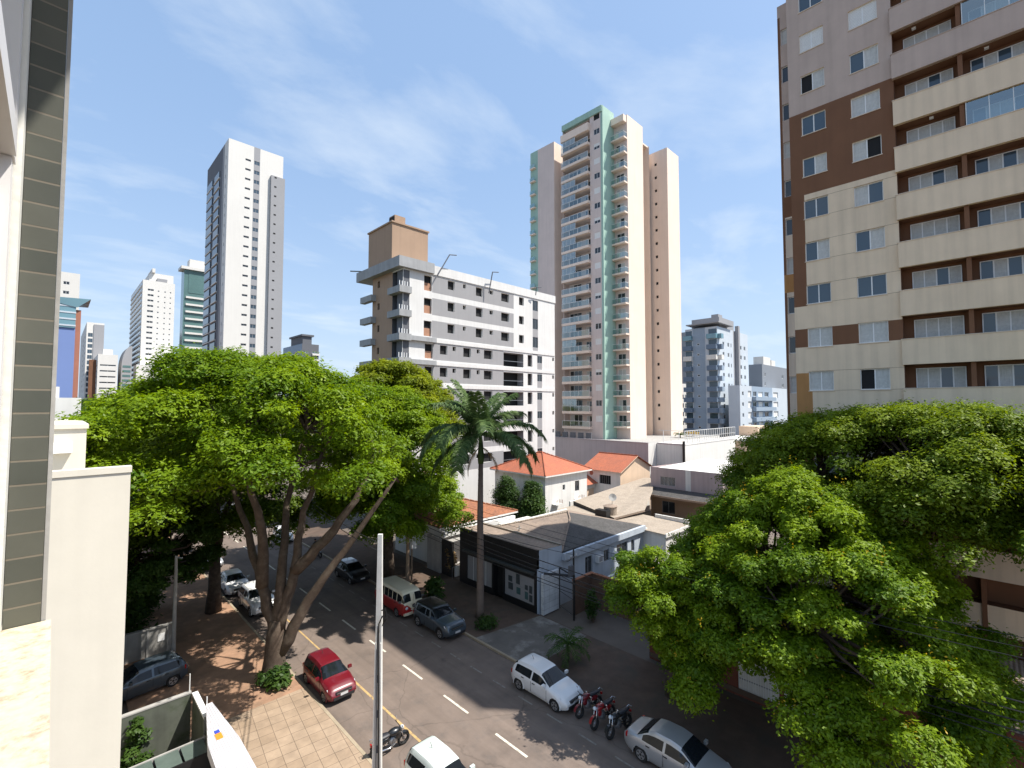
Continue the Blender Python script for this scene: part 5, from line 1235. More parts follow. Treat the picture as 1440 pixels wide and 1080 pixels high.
for z in (1.2, 2.6, 4.0): q.box(-.045, .045, -.112, -.104, z, z + .3, M_GREYD)
q.build('slot', cp)
q = MB(); q.T = ang; q.tube([(.1, -.17, .0), (.06, -.18, 3.5), (.02, -.17, 5.6), (.04, -.2, 6.4), (.2, -.25, 6.75)], .03, M_BLACK, 6)
q.tube([(-.02, -.16, 0), (-.03, -.15, 6.3)], .02, M_GREYD, 6)
for i in range(5): q.tube([(.16, -.15, 6.3), (.28 + .03 * i, -.25, 6.65), (.3, -.2, 6.95 + .03 * i), (.1, -.1, 6.9)], .012, M_BLACK, 4)
q.build('conduit', cp)
up = empty('utility_pole', (21.7, 34.6, .1), 'weathered utility pole with a white box beside the camper van', 'utility pole')
q = MB(); q.tube([(0, 0, -.05), (0, 0, 8.6)], [.17, .11], M_WOOD, 10); q.tube([(.33, -.1, -.05), (.33, -.1, 4.2)], [.07, .06], M_WOOD, 8); q.build('shaft', up)
q = MB(); q.tube([(-1.0, 0, 8.0), (1.0, 0, 8.0)], .05, M_WOOD, 6); q.tube([(-.6, -.6, 6.6), (.6, .6, 6.6)], .04, M_WOOD, 6); q.build('crossarm', up)
q = MB(); q.box(.22, .62, -.3, -.02, 3.3, 4.4, M_FRAME); q.build('meter_box', up)
lp = empty('street_pole', (5.6, 34.7, .1), 'slim grey pole on the near earth pavement behind the grey hatchback', 'pole')
q = MB(); q.tube([(0, 0, -.05), (0, 0, 6.3)], [.12, .08], M_CONC, 10); q.build('shaft', lp)
q = MB(); q.tube([(.02, 0, 6.2), (.3, -.1, 6.1)], .05, M_STEEL, 6); q.build('bracket', lp)
sp_ = empty('service_post', (27.2, 21.3, .1), 'thin service post with an electricity meter by the black gate', 'post')
q = MB(); q.tube([(0, 0, -.05), (0, 0, 5.0)], [.07, .06], M_BLACK, 8); q.build('shaft', sp_)
q = MB(); q.box(-.5, -.12, -.1, .12, 3.2, 3.9, M_GREYD); q.build('meter', sp_)
q = MB(); q.box(-.35, .35, -.04, .04, 4.4, 4.48, M_GREYT)
for x in (-.3, 0, .3): q.tube([(x, 0, 4.48), (x, 0, 4.62)], .035, M_FRAME, 6)
q.build('insulator_bar', sp_)
pr = empty('utility_pole', (21.6, -2.0, .1), 'utility pole hidden among the right hand trees', 'utility pole')
q = MB(); q.tube([(0, 0, -.05), (0, 0, 8.6)], [.17, .11], M_WOOD, 10); q.build('shaft', pr)
q = MB(); q.tube([(-1.0, 0, 8.0), (1.0, 0, 8.0)], .05, M_WOOD, 6); q.build('crossarm', pr)
M_CABLE = mat('black_cable', (0.015, 0.015, 0.016), 0.6, 0)
def cable(p0, p1, sag, label, group=None, r=.016):
    q = MB(); p0 = Vector(p0); p1 = Vector(p1); n = 16
    q.tube([p0.lerp(p1, i / n) - Vector((0, 0, sag * 4 * (i / n) * (1 - i / n))) for i in range(n + 1)], r, M_CABLE, 5)
    return tag(q.build('cable'), label, 'cable', group)
for i, (dx_, z0, z1, sg, r) in enumerate(((-.9, 8.1, 8.1, .5, .014), (0, 8.1, 8.1, .55, .014), (.9, 8.1, 8.1, .5, .014), (-.15, 6.7, 6.5, .6, .03), (-.1, 6.3, 6.2, .7, .025), (.1, 5.9, 5.8, .65, .03), (.12, 5.5, 5.5, .7, .025), (.05, 5.1, 5.2, .5, .02))):
    cable((21.7 + dx_, 34.6, z0), (21.6 + dx_, -2.0, z1), sg, 'black overhead cable running along the far pavement past the shop house', 'street cables', r * .85)
cable((21.7, 34.6, 7.2), (27.2, 21.3, 4.7), .4, 'black service cable sagging to the thin post by the gate')
cable((27.2, 21.3, 4.7), (29.0, 23.4, 3.3), .15, 'short black drop cable from the thin post to the shop house')
for i in range(2):
    cable((9.95, 18.0, 9.7 - .35 * i), (21.7, 62, 6.6 - .4 * i), .8, 'dark cable running up the street from the pale concrete pole', 'pole cables', .02)
# ================================================================ VEHICLES
def carpaint(name, col, metal=0.0): return mat(name, col, 0.32, 0.03, 2.0, metal=metal, coat=0.6, spec=0.5)
P_WHITE = carpaint('white_car_paint', (0.72, 0.72, 0.72)); P_SILVER = carpaint('silver_car_paint', (0.42, 0.43, 0.44), 0.4)
P_RED = carpaint('red_car_paint', (0.135, 0.006, 0.013)); P_GREY = carpaint('grey_car_paint', (0.13, 0.15, 0.165), 0.4); P_BLACK = carpaint('black_car_paint', (0.012, 0.013, 0.015))
P_SLATE = carpaint('blue_grey_car_paint', (0.075, 0.10, 0.125), 0.4); P_BLUE = carpaint('blue_car_paint', (0.05, 0.09, 0.2)); P_CREAM = carpaint('cream_car_paint', (0.70, 0.64, 0.47)); P_KRED = carpaint('camper_red_paint', (0.36, 0.02, 0.02))
P_PALE = carpaint('pale_mint_car_paint', (0.56, 0.62, 0.58))
G_CAR = glass('car_glass', (0.010, 0.013, 0.016), 0.05, 0.4); M_TYRE = mat('tyre_rubber', (0.018, 0.018, 0.018), 0.85, 0.1); M_RIM = mat('alloy_rim', (0.45, 0.45, 0.46), 0.35, 0.05, metal=0.7)
M_TRIM = mat('black_trim', (0.02, 0.02, 0.022), 0.6, 0.05); M_LAMP = mat('headlamp_lens', (0.62, 0.65, 0.68), 0.12, 0.05, spec=0.8); M_TAIL = mat('tail_lamp_lens', (0.35, 0.012, 0.012), 0.2, 0.05); M_PLATE = mat('number_plate', (0.55, 0.55, 0.55), 0.5, 0.02)
M_CHROME = mat('chrome_trim', (0.65, 0.65, 0.66), 0.18, 0.0, metal=0.9)
def sm(x, xs, ys):
    """smoothed interpolation of a profile"""
    h = .07
    return sum(np.interp(x + o, xs, ys) for o in (-h, -h * .5, 0, h * .5, h)) / 5
SPECS = {
 'hatch': dict(L=4.0, W=1.74, top=[(-2, .78), (-1.93, .95), (-1.72, 1.30), (-1.45, 1.44), (-.6, 1.48), (.15, 1.42), (.95, 1.0), (1.5, .9), (1.88, .74), (2, .55)], belt=[(-2, .78), (-1.7, .95), (.9, .90), (2, .60)], win=(-1.55, .62), ws=(.22, .9), rw=(-1.88, -1.58), wb=(-1.26, 1.29), wr=.31, pil=(-.35,)),
 'sedan': dict(L=4.4, W=1.72, top=[(-2.2, .75), (-2.12, .95), (-1.55, 1.02), (-1.05, 1.34), (-.7, 1.42), (0, 1.44), (.45, 1.36), (1.15, .97), (1.75, .87), (2.08, .72), (2.2, .5)], belt=[(-2.2, .78), (-1.6, .95), (1.1, .88), (2.2, .58)], win=(-1.25, .85), ws=(.45, 1.1), rw=(-1.52, -1.02), wb=(-1.3, 1.32), wr=.31, pil=(-.25,)),
 'suv': dict(L=4.25, W=1.80, top=[(-2.12, .9), (-2.05, 1.2), (-1.9, 1.52), (-1.5, 1.62), (0, 1.64), (.2, 1.6), (.85, 1.14), (1.8, 1.06), (2.05, .92), (2.12, .6)], belt=[(-2.12, .9), (-1.7, 1.08), (.9, 1.04), (2.12, .74)], win=(-1.75, .55), ws=(.22, .82), rw=(-2.03, -1.8), wb=(-1.3, 1.3), wr=.36, pil=(-.45,)),
 'compact': dict(L=3.8, W=1.64, top=[(-1.9, .78), (-1.84, 1.0), (-1.7, 1.36), (-1.4, 1.46), (-.4, 1.5), (.2, 1.44), (.95, 1.0), (1.5, .9), (1.8, .72), (1.9, .5)], belt=[(-1.9, .8), (-1.6, .95), (.9, .9), (1.9, .6)], win=(-1.6, .62), ws=(.24, .9), rw=(-1.83, -1.6), wb=(-1.17, 1.22), wr=.29, pil=(-.4,)),
 'van': dict(L=4.3, W=1.74, top=[(-2.15, 1.0), (-2.1, 1.5), (-1.95, 1.82), (-1.5, 1.93), (0, 1.95), (1.5, 1.92), (1.85, 1.8), (2.05, 1.45), (2.13, 1.15), (2.15, .9)], belt=[(-2.15, 1.12), (2.15, 1.14)], win=(-1.8, 1.85), ws=(1.88, 2.075), rw=(-2.1, -1.96), wb=(-1.2, 1.2), wr=.33, pil=(-1.25, -.65, -.05, .55, 1.15)),
}
WHEEL = {}
def wheelmesh(r, w):
    if (r, w) in WHEEL: return WHEEL[(r, w)]
    prof = [(r * .62, -w * .5), (r * .9, -w * .5), (r, -w * .36), (r, w * .36), (r * .9, w * .5), (r * .62, w * .5)]
    n = 24; b = MB(); vs = []; fs = []
    for k in range(n):
        a = 2 * math.pi * k / n
        for (rr, y) in prof: vs.append((rr * math.cos(a), y, rr * math.sin(a)))
    m = len(prof)
    for k in range(n):
        for i in range(m - 1): fs.append((k * m + i, k * m + i + 1, ((k + 1) % n) * m + i + 1, ((k + 1) % n) * m + i))
    b.mesh(vs, fs, M_TYRE)
    t = b
    b2 = MB(); vs = [(0, w * .44, 0)] + [(r * .62 * math.cos(2 * math.pi * k / n), w * .47, r * .62 * math.sin(2 * math.pi * k / n)) for k in range(n)]
    b2.mesh(vs, [(0, k + 1, (k + 1) % n + 1) for k in range(n)], M_TRIM)
    for s in range(5):
        a = 2 * math.pi * s / 5; ca, sa = math.cos(a), math.sin(a); px, pz = -sa, ca
        b2.mesh([(ca * .05 + px * .035, w * .5, sa * .05 + pz * .035), (ca * .05 - px * .035, w * .5, sa * .05 - pz * .035), (ca * r * .6 - px * .06, w * .52, sa * r * .6 - pz * .06), (ca * r * .6 + px * .06, w * .52, sa * r * .6 + pz * .06)], [(0, 1, 2, 3)], M_RIM)
    ring = []
    for k in range(n):
        a = 2 * math.pi * k / n
        for rr in (.56, .64): ring.append((r * rr * math.cos(a), w * .505, r * rr * math.sin(a)))
    b2.mesh(ring, [(2 * k, 2 * k + 1, 2 * ((k + 1) % n) + 1, 2 * ((k + 1) % n)) for k in range(n)], M_RIM)
    res = []
    for bb, nm in ((t, 'tyre'), (b2, 'rim')):
        me = bpy.data.meshes.new(nm); me.from_pydata(bb.v, [], bb.f)
        for q in bb.mats: me.materials.append(q)
        me.polygons.foreach_set('material_index', bb.mi); me.update(); res.append(me)
    WHEEL[(r, w)] = res
    return res
def car(name, kind, x, y, heading, label, paint, cat='car', lower=None, rack=False, z=.004, topmat=None):
    """heading in degrees, 0 = nose to +X; body lofted from the side profile, glass cut out of the same surface"""
    s = SPECS[kind]; L, W = s['L'], s['W']; root = empty(name, (x, y, z), label, cat, rz=RAD(heading))
    tx, tz = zip(*s['top']); bx, bz = zip(*s['belt'])
    nx = 84; xs = np.linspace(-L / 2, L / 2, nx)
    boxy = kind == 'van'
    rows = []
    for X in xs:
        u = abs(X) / (L / 2); e = max(0, u - (.86 if boxy else .72)) / (.14 if boxy else .28)
        hw = W / 2 * (1 - (.10 if boxy else .20) * e ** 2.2)
        zt_ = sm(X, tx, tz); zb_ = min(sm(X, bx, bz), zt_ - .02); bot = .20 + .12 * e ** 2 + (.08 if kind in ('suv', 'van') else 0)
        green = max(0.0, min(1.0, (zt_ - zb_) / .42))
        tumble = (.09 if boxy else .26 if kind != 'suv' else .2) * green
        hr = hw * (1 - tumble) * (.93 if green < .5 else .95); zr = zt_ - .07 * green - .03
        zm = bot + (zb_ - bot) * .55
        pr = [(hw * .90, bot), (hw * .975, bot + .12), (hw, zm), (hw * .985, zb_ - .06), (hw * .955, zb_), (max(hr, 0), max(zr, zb_ + .003)), (hr * .90, max(zt_ - .022, zb_ + .005)), (hr * .5, zt_ - .004), (0, zt_)]
        pts = []
        sub = (1, 2, 2, 1, 5, 2, 2, 2)
        for i, k in enumerate(sub):
            for j in range(k): pts.append((pr[i][0] + (pr[i + 1][0] - pr[i][0]) * j / k, pr[i][1] + (pr[i + 1][1] - pr[i][1]) * j / k, i))
        pts.append((*pr[-1], 8)); rows.append(pts)
    m = len(rows[0]); P = {'body': MB(), 'windshield': MB(), 'windshield_r': MB(), 'rear_window': MB(), 'side_window_l': MB(), 'side_window_r': MB()}
    low = lower or paint
    for i in range(nx - 1):
        xm = (xs[i] + xs[i + 1]) / 2
        for j in range(m - 1):
            seg = rows[i][j][2]; zmn = (rows[i][j][1] + rows[i][j + 1][1] + rows[i + 1][j][1] + rows[i + 1][j + 1][1]) / 4
            if seg <= 3 and any((xm - c) ** 2 + (zmn - s['wr']) ** 2 < (s['wr'] + .055) ** 2 for c in s['wb']): continue
            for sd in (-1, 1):
                a, b_, c, d = [(xs[ii], sd * rows[ii][jj][0], rows[ii][jj][1]) for ii, jj in ((i, j), (i + 1, j), (i + 1, j + 1), (i, j + 1))]
                f = (a, b_, c, d) if sd < 0 else (d, c, b_, a)
                sub_i = j
                k = 'body'; mt = low if (seg <= 3) else paint
                if seg == 4 and s['win'][0] < xm < s['win'][1] and rows[i][m - 1][1] - rows[i][j][1] > .05:
                    jj = j - 6
                    if not any(abs(xm - p) < .045 for p in s['pil']) and (0 <= jj < (4 if not boxy else 4)): k = 'side_window_l' if sd > 0 else 'side_window_r'; mt = G_CAR
                if seg >= 5 or (boxy and seg == 4 and 1 <= j - 6 < 4):
                    if s['ws'][0] < xm < s['ws'][1] and not (boxy and j >= m - 2): k = 'windshield_r' if boxy and sd > 0 else 'windshield'; mt = G_CAR
                    elif s['rw'][0] < xm < s['rw'][1]: k = 'rear_window'; mt = G_CAR
                if seg >= 5 and k == 'body' and topmat and s['rw'][1] < xm < s['ws'][0]: mt = topmat
                P[k].poly(f, mt)
    B = P['body']
    for e, sgn in ((0, -1), (nx - 1, 1)):      # close nose and tail
        ring = [(xs[e], p[0], p[1]) for p in rows[e]] + [(xs[e], -p[0], p[1]) for p in rows[e][-2::-1]]
        cz = sum(p[2] for p in ring) / len(ring)
        for i in range(len(ring)):
            B.poly([ring[i], ring[(i + 1) % len(ring)], (xs[e] + sgn * .03, 0, cz)] if sgn > 0 else [ring[(i + 1) % len(ring)], ring[i], (xs[e] + sgn * .03, 0, cz)], low)
    B.box(-L / 2 + .25, L / 2 - .25, -W / 2 + .2, W / 2 - .2, .17, .5, M_TRIM)
    for c in s['wb']:                          # wheel housings and arch lips
        for sd in (-1, 1):
            n = 16; R1 = s['wr'] + .05; R2 = s['wr'] + .085; yo = sd * (W / 2 + .004); yi = sd * (W / 2 - .3)
            an = [math.pi * (k / n) * 1.12 - .19 for k in range(n + 1)]
            for k in range(n):
                a0, a1 = an[k], an[k + 1]
                p = lambda r_, a, yy: (c + r_ * math.cos(a), yy, s['wr'] + r_ * math.sin(a))
                B.poly([p(R1, a0, yo), p(R1, a1, yo), p(R1, a1, yi), p(R1, a0, yi)], M_TRIM)
                B.poly([p(R1 - .01, a0, yo), p(R2, a0, yo), p(R2, a1, yo), p(R1 - .01, a1, yo)], M_TRIM if kind == 'suv' else low)
                B.poly([p(R2, a0, yo), p(R2, a0, yo - sd * .05), p(R2, a1, yo - sd * .05), p(R2, a1, yo)], low)
            B.poly([(c + .32 * math.cos(q_), yi, s['wr'] + .32 * math.sin(q_)) for q_ in [2 * math.pi * k / 12 for k in range(12)]], M_TRIM)
    names = {'body': 'body', 'windshield': 'windshield', 'windshield_r': 'windshield', 'rear_window': 'rear_window', 'side_window_l': 'side_window', 'side_window_r': 'side_window'}
    for k, b_ in P.items():
        if b_.f:
            me_o = b_.build(names[k], root)
            bm = bmesh.new(); bm.from_mesh(me_o.data); bmesh.ops.remove_doubles(bm, verts=bm.verts, dist=.0008); bm.to_mesh(me_o.data); bm.free()
            me_o.data.polygons.foreach_set('use_smooth', [True] * len(me_o.data.polygons))
            try: me_o.data.set_sharp_from_angle(angle=RAD(38))
            except Exception: pass
    ty, ri = wheelmesh(s['wr'], .2)
    for c in s['wb']:
        for sd in (-1, 1):
            w_ = link('wheel', ty, root, M=Matrix.Translation((c, sd * (W / 2 - .11), s['wr'])) @ Matrix.Rotation(0 if sd > 0 else math.pi, 4, 'Z'))
            link('rim', ri, w_)
    zf = sm(L / 2 - .12, tx, tz)
    zh = .68 if kind != 'suv' else .86; zg = zh - .12
    if boxy: zh, zg = .85, .6
    def nose_x(yy, zz, front=True):     # distance of the lofted skin from the end at a given width
        best = None
        for i in (range(nx - 1, 0, -1) if front else range(nx)):
            if rows[i][6][0] >= abs(yy) and (rows[i][-1][1] >= zz): return xs[i]
        return xs[-1] if front else xs[0]
    for sd in (-1, 1):
        y0, y1 = sd * W * .28, sd * W * .455
        q = MB(); xo, xi = nose_x(y1, zh + .05), nose_x(y0, zh + .05)
        if not boxy:
            q.poly([(xi + .03, y0, zh - .08), (xo + .025, y1, zh - .02), (xo - .12, y1 * 1.015, zh + .10), (xi - .02, y0, zh + .05)], M_LAMP)
            q.poly([(xi + .028, y0, zh - .09), (xo + .023, y1, zh - .03), (xo - .122, y1 * 1.015, zh - .01), (xi + .0, y0, zh - .1)], M_TRIM)
        else:
            q.mesh([(L / 2 + .05, sd * .58, .82)] + [(L / 2 + .02, sd * .58 + .11 * math.cos(k * math.pi / 6), .82 + .11 * math.sin(k * math.pi / 6)) for k in range(12)], [(0, k + 1, (k + 1) % 12 + 1) for k in range(12)], M_LAMP)
        q.build('headlight', root)
        xr = nose_x(sd * W * .42, .85, False)
        q = MB(); q.box(xr - .03, xr + .05, min(sd * W * .36, sd * W * .455), max(sd * W * .36, sd * W * .455), .70, .90, M_TAIL); q.build('taillight', root)
        q = MB(); xm_ = s['ws'][1] - (.28 if not boxy else .25); zm_ = sm(xm_, bx, bz) + .06
        q.box(xm_ - .06, xm_ + .06, min(sd * W * .49, sd * (W * .49 + .2)), max(sd * W * .49, sd * (W * .49 + .2)), zm_, zm_ + .14, paint if not boxy else M_CHROME); q.build('mirror', root)
        for hx in ([-.15] if kind != 'van' else [1.0]) + ([-.95] if kind != 'van' else []):
            q = MB(); zz = sm(hx, bx, bz) - .13; q.box(hx - .09, hx + .09, min(sd * W * .495, sd * (W * .495 + .03)), max(sd * W * .495, sd * (W * .495 + .03)), zz, zz + .03, M_TRIM if paint is not P_BLACK else M_CHROME); q.build('door_handle', root)
        for sx in [p for p in s['pil']] + ([s['win'][1] + .12] if not boxy else []):
            q = MB(); zz = sm(sx, bx, bz); q.box(sx - .006, sx + .006, min(sd * (W * .5 - .012), sd * (W * .5 + .002)), max(sd * (W * .5 - .012), sd * (W * .5 + .002)), .36, zz - .07, M_TRIM)
            if not boxy: q.build('door_seam', root)
    q = MB()
    if not boxy:
        q.box(L / 2 - .06, L / 2 + .032, -W * .26, W * .26, zg - .02, zg + .10, M_TRIM); q.box(L / 2 - .05, L / 2 + .034, -W * .34, W * .34, .30, .44, M_TRIM)
        q.box(L / 2 + .0, L / 2 + .036, -W * .24, W * .24, zg + .03, zg + .05, M_CHROME); q.build('grille', root)
        q = MB(); q.box(L / 2 + .005, L / 2 + .045, -.2, .2, .45, .57, M_PLATE); q.build('license_plate', root)
        q = MB(); q.box(-L / 2 - .045, -L / 2 + .0, -.2, .2, .62, .74, M_PLATE); q.build('license_plate', root)
        q = MB(); q.tube([(-.9 * L / 4, 0, s['top'][4][1] - .01), (-.9 * L / 4 - .12, 0, s['top'][4][1] + .16)], .012, M_TRIM, 5); q.build('antenna', root)
    if boxy:
        q = MB(); q.box(L / 2 - .08, L / 2 + .1, -W * .46, W * .46, .34, .50, P_CREAM); q.build('bumper', root)
        q = MB(); xf = L / 2 + .034
        for sd in (-1, 1): q.poly([(xf, 0, .52), (xf + .002, sd * .06, .52), (xf - .06, sd * .78, 1.14), (xf - .07, sd * .60, 1.16)][::sd], P_CREAM)
        q.poly([(xf - .005, -.62, 1.10), (xf + .002, 0, .56), (xf - .005, .62, 1.10)], P_CREAM); q.build('nose_panel', root)
        q = MB(); q.mesh([(xf + .012, 0, .9)] + [(xf + .008, .14 * math.cos(k * math.pi / 10), .9 + .14 * math.sin(k * math.pi / 10)) for k in range(20)], [(0, k + 1, (k + 1) % 20 + 1) for k in range(20)], M_CHROME); q.build('round_emblem', root)
        q = MB(); q.box(xf - .09, xf - .02, -.02, .02, 1.18, 1.72, P_CREAM); q.build('windshield_post', root)
    if rack:
        for sd in (-1, 1):
            q = MB(); q.tube([(-1.6, sd * .62, 1.6), (-1.5, sd * .62, 1.68), (-.1, sd * .62, 1.68), (.1, sd * .62, 1.6)], .02, M_TRIM, 6); q.build('roof_rail', root)
    return root
car('parked_car', 'hatch', 19.4, 17.1, -90, 'white five door hatchback parked on the far side ahead of the three motorcycles', P_WHITE)
car('parked_car', 'sedan', 19.55, 9.75, -90, 'silver sedan parked under the right hand tree behind the motorcycles', P_SILVER)
car('parked_car', 'compact', 11.3, 25.9, -90, 'dark red hatchback parked at the near kerb beside the largest tree', P_RED) ; 
car('parked_car', 'suv', 19.6, 27.2, -90, 'blue grey suv with roof rails parked before the red and cream camper van', P_SLATE, 'car', rack=True, topmat=P_BLACK)
car('camper_van', 'van', 19.25, 32.0, -90, 'vintage red and cream camper van with a split windscreen', P_CREAM, 'van', lower=P_KRED)
car('parked_car', 'hatch', 19.6, 40.4, -90, 'black hatchback parked in deep shade behind the camper van', P_BLACK)
car('parked_car', 'suv', 11.6, 39.6, -90, 'white suv parked behind the big tree trunk, nearer of two white cars', P_WHITE)
car('parked_car', 'sedan', 11.3, 45.2, -90, 'white sedan parked directly behind the white suv', P_WHITE)
car('parked_car', 'hatch', 11.2, 53.4, -90, 'silver hatchback parked farther back in shade on the near side', P_SILVER)
car('parked_car', 'hatch', 19.3, 57.2, -100, 'white hatchback down the road on the sunlit patch of asphalt', P_WHITE)
car('parked_car', 'suv', 18.6, 74, -90, 'blue car farthest down the road under the trees', P_BLUE)
car('parked_car', 'compact', 11.5, 15.5, -90, 'pale mint roofed white car at the bottom edge behind the concrete pole', P_PALE)
car('parked_car', 'hatch', 3.8, 32.4, 170, 'blue grey hatchback parked across the near pavement by the board wall', P_SLATE, z=.122)
for o in [o for o in bpy.data.objects if o.get('label', '').startswith('blue grey hatchback')]: o.rotation_euler.z = RAD(187)

# ---------------------------------------------------------------- motorcycles
P_MRED = carpaint('red_motorcycle_paint', (0.16, 0.01, 0.016)); M_SEAT = mat('seat_vinyl', (0.02, 0.02, 0.025), 0.5, 0.1); M_ENG = mat('engine_metal', (0.3, 0.3, 0.31), 0.4, 0.15, 8, metal=0.7)
def torus(b, c, R, r, mt, n=28, k=8):
    vs = []; fs = []
    for i in range(n):
        a = 2 * math.pi * i / n
        for j in range(k):
            t = 2 * math.pi * j / k; rr = R + r * math.cos(t); vs.append((c[0] + rr * math.cos(a), c[1] + r * math.sin(t), c[2] + rr * math.sin(a)))
    for i in range(n):
        for j in range(k): fs.append((i * k + j, i * k + (j + 1) % k, ((i + 1) % n) * k + (j + 1) % k, ((i + 1) % n) * k + j))
    b.mesh(vs, fs, mt)
def ell(b, c, r, mt, n=12, k=8):
    vs = [(c[0], c[1], c[2] - r[2])]
    for i in range(1, k):
        p = -math.pi / 2 + math.pi * i / k
        for j in range(n):
            a = 2 * math.pi * j / n; vs.append((c[0] + r[0] * math.cos(p) * math.cos(a), c[1] + r[1] * math.cos(p) * math.sin(a), c[2] + r[2] * math.sin(p)))
    vs.append((c[0], c[1], c[2] + r[2])); fs = []
    for j in range(n): fs.append((0, 1 + (j + 1) % n, 1 + j))
    for i in range(k - 2):
        for j in range(n): fs.append((1 + i * n + j, 1 + i * n + (j + 1) % n, 1 + (i + 1) * n + (j + 1) % n, 1 + (i + 1) * n + j))
    for j in range(n): fs.append((1 + (k - 2) * n + j, 1 + (k - 2) * n + (j + 1) % n, len(vs) - 1))
    b.mesh(vs, fs, mt)
def motorcycle(x, y, heading, label, paint, group=None, lean=8):
    t = empty('motorcycle', (x, y, .006), label, 'motorcycle', group); t.rotation_euler = (RAD(lean), 0, RAD(heading))
    for cx in (-.63, .66):
        b = MB(); torus(b, (cx, 0, .30), .235, .068, M_TYRE); w = b.build('wheel', t, True)
        b = MB(); torus(b, (cx, 0, .30), .195, .018, M_CHROME, 24, 6); ell(b, (cx, 0, .30), (.06, .07, .06), M_ENG)
        for i in range(10): a = math.pi * i / 5; b.tube([(cx, 0, .3), (cx + .19 * math.cos(a), 0, .3 + .19 * math.sin(a))], .005, M_CHROME, 4, caps=False)
        b.build('rim', w, True)
    b = MB(); b.tube([(-.63, .09, .3), (-.1, .1, .42), (.2, .05, .45), (.42, 0, .85)], .025, M_TRIM, 6); b.tube([(-.63, -.09, .3), (-.1, -.1, .42), (.2, -.05, .45)], .025, M_TRIM, 6); b.tube([(.42, 0, .85), (-.2, 0, .72), (-.85, 0, .80)], .03, M_TRIM, 6)
    for s in (-1, 1): b.tube([(-.55, .11 * s, .34), (-.5, .12 * s, .72)], .03, M_CHROME, 6)
    b.build('frame', t, True)
    b = MB()
    for s in (-1, 1): b.tube([(.66, .08 * s, .3), (.44, .08 * s, .95)], .024, M_CHROME, 6)
    b.build('fork', t, True)
    b = MB(); ell(b, (.18, 0, .84), (.32, .18, .15), paint); b.build('fuel_tank', t, True)
    b = MB(); ell(b, (-.38, 0, .83), (.46, .17, .085), M_SEAT); b.build('seat', t, True)
    b = MB(); ell(b, (.1, 0, .47), (.24, .16, .2), M_ENG); b.box(-.02, .2, -.14, .14, .32, .5, M_ENG); b.build('engine', t, True)
    b = MB(); b.tube([(.2, -.14, .36), (-.1, -.16, .27), (-.75, -.17, .36)], [.025, .035, .05], M_CHROME, 8); b.build('exhaust', t, True)
    b = MB(); b.tube([(.36, .36, 1.04), (.42, .12, 1.0), (.42, -.12, 1.0), (.36, -.36, 1.04)], .018, M_TRIM, 6); hb_ = b.build('handlebar', t, True)
    b = MB()
    for s in (-1, 1): b.tube([(.40, .25 * s, 1.02), (.38, .32 * s, 1.22)], .008, M_CHROME, 4); ell(b, (.38, .34 * s, 1.24), (.02, .06, .04), M_CHROME)
    b.build('mirror', hb_, True)
    b = MB()
    for s in (-1, 1): ell(b, (-.3, .13 * s, .66), (.26, .05, .12), paint); ell(b, (.33, .12 * s, .66), (.14, .04, .15), paint)
    b.build('side_panel', t, True)
    b = MB(); ell(b, (.54, 0, .9), (.09, .09, .09), M_LAMP); b.build('headlight', t, True)
    b = MB()
    for cx, r_, a0, a1 in ((.66, .33, .3, 2.2), (-.63, .34, .6, 2.6)):
        pts = [(cx + r_ * math.cos(a0 + (a1 - a0) * i / 8), r_ * math.sin(a0 + (a1 - a0) * i / 8) + .3) for i in range(9)]
        for i in range(8): b.poly([(pts[i][0], -.07, pts[i][1]), (pts[i + 1][0], -.07, pts[i + 1][1]), (pts[i + 1][0], .07, pts[i + 1][1]), (pts[i][0], .07, pts[i][1])], paint if cx > 0 else M_TRIM)
    b.build('mudguard', t)
    b = MB(); b.tube([(-.6, .1, .8), (-.95, .1, .86), (-.95, -.1, .86), (-.6, -.1, .8)], .014, M_CHROME, 5); b.build('grab_rail', t)
    b = MB(); b.box(-.93, -.87, -.06, .06, .62, .72, M_TAIL); b.build('taillight', t)
    return t
motorcycle(11.25, 19.3, -6, 'black and chrome motorcycle parked across the bay behind the concrete pole', P_BLACK)
motorcycle(19.75, 14.5, 170, 'dark red motorcycle nearest the white hatchback, first of three in a row', P_MRED)
motorcycle(19.6, 13.55, 176, 'bright red tanked motorcycle in the middle of the row of three', carpaint('bright_red_motorcycle_paint', (0.3, 0.012, 0.015)))
motorcycle(19.6, 12.65, 174, 'black motorcycle at the end of the row beside the silver sedan', P_BLACK)
rm = motorcycle(19.7, 48.6, -80, 'dark motorcycle standing with its rider in the shade by the far kerb', P_BLACK, lean=3)

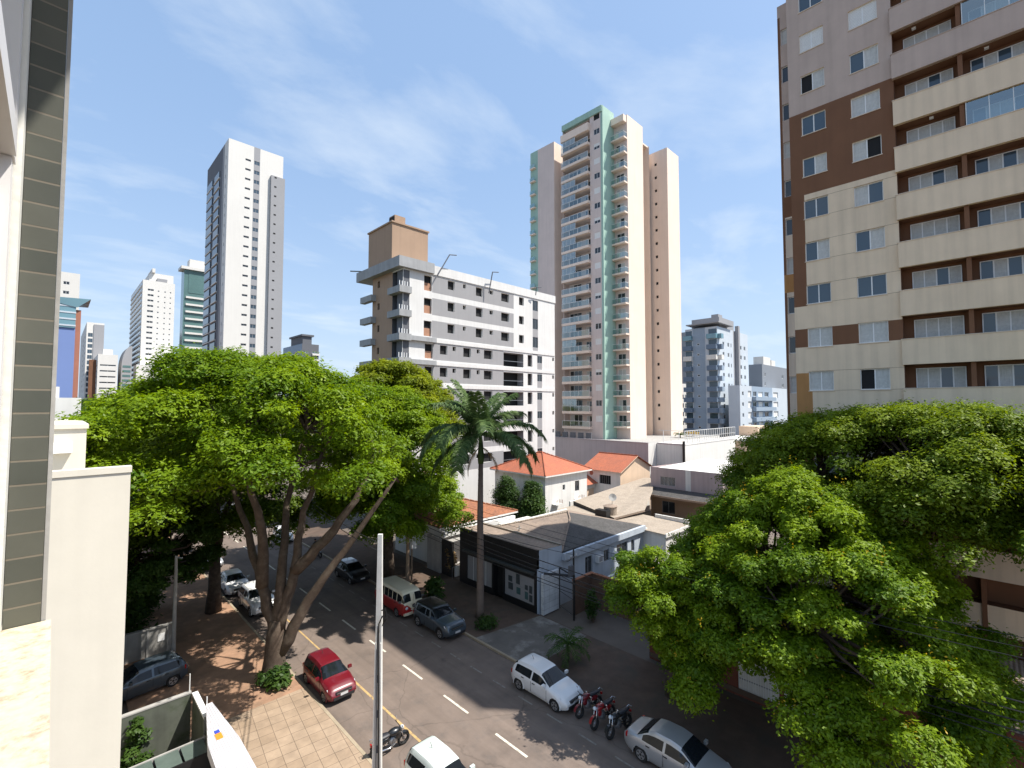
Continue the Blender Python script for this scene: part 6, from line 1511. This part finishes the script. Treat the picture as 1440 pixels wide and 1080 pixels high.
# ---------------------------------------------------------------- rider
M_CLOTH = mat('dark_clothing', (0.02, 0.021, 0.026), 0.9, 0.15, 8); M_SKIN = mat('skin', (0.32, 0.18, 0.12), 0.6, 0.05); M_HAIR = mat('dark_hair', (0.015, 0.012, 0.01), 0.7, 0.1)
def person(x, y, z, rz_, label):
    root = empty('person', (x, y, z), label, 'person', rz=RAD(rz_))
    V = [((0, 0, .86), .15), ((.05, 0, 1.1), .15), ((.08, 0, 1.33), .16), ((.09, 0, 1.47), .07), ((.11, 0, 1.56), .065)]
    E_ = [(0, 1), (1, 2), (2, 3), (3, 4)]
    for s in (-1, 1):
        n = len(V); V += [((.02, .10 * s, .84), .10), ((.38, .19 * s, .70), .075), ((.22, .20 * s, .30), .052), ((.20, .20 * s, .07), .042), ((.36, .21 * s, .04), .035)]
        E_ += [(0, n), (n, n + 1), (n + 1, n + 2), (n + 2, n + 3), (n + 3, n + 4)]
        n = len(V); V += [((.07, .19 * s, 1.38), .062), ((.18, .27 * s, 1.14), .045), ((.40, .27 * s, 1.05), .034), ((.46, .27 * s, 1.03), .03)]
        E_ += [(2, n), (n, n + 1), (n + 1, n + 2), (n + 2, n + 3)]
    me = bpy.data.meshes.new('body'); me.from_pydata([v[0] for v in V], E_, []); o = link('body', me, root)
    md = o.modifiers.new('skin', 'SKIN'); sv = me.skin_vertices[0].data
    for i, v in enumerate(V): sv[i].radius = (v[1], v[1]); sv[i].use_root = i == 0
    o.modifiers.new('sub', 'SUBSURF').levels = 1; o.modifiers['sub'].render_levels = 1
    me.materials.append(M_CLOTH)
    b = MB(); ell(b, (.14, 0, 1.68), (.10, .085, .125), M_SKIN, 14, 10); ell(b, (.245, 0, 1.67), (.02, .016, .025), M_SKIN, 6, 5)
    for s in (-1, 1): ell(b, (.225, .034 * s, 1.70), (.012, .014, .009), M_HAIR, 6, 4); ell(b, (.14, .088 * s, 1.675), (.02, .012, .03), M_SKIN, 6, 4)
    ell(b, (.232, 0, 1.625), (.012, .026, .007), M_BRICKR, 6, 4); b.build('head', root, True)
    b = MB(); ell(b, (.125, 0, 1.72), (.118, .102, .112), M_HAIR, 14, 10); b.build('helmet', root, True)
    for s in (-1, 1):
        b = MB(); ell(b, (.50, .27 * s, 1.03), (.045, .04, .025), M_SKIN, 8, 6)
        for k in range(4): b.tube([(.53, (.245 + .017 * k) * s, 1.045), (.565, (.245 + .017 * k) * s, 1.035), (.56, (.245 + .017 * k) * s, 1.005)], .0085, M_SKIN, 5)
        b.tube([(.50, .235 * s, 1.03), (.535, .222 * s, 1.01)], .0095, M_SKIN, 5); b.build('hand', root, True)
    return root
person(19.6, 48.9, .0, -80, 'person in dark clothes and helmet sitting astride the motorcycle by the far kerb')
cn = empty('traffic_cone', (18.3, 47.6, .004), 'small reddish orange traffic cone standing on the shaded road near the rider', 'traffic cone')
M_CONE = mat('orange_cone', (0.55, 0.09, 0.03), 0.6, 0.05)
q = MB(); q.tube([(0, 0, .04), (0, 0, .72)], [.15, .03], M_CONE, 14); q.build('cone', cn); q = MB(); q.box(-.2, .2, -.2, .2, 0, .04, M_CONE); q.build('base', cn)
q = MB(); q.tube([(0, 0, .38), (0, 0, .52)], [.093, .068], M_FRAME, 14); q.build('band', cn)
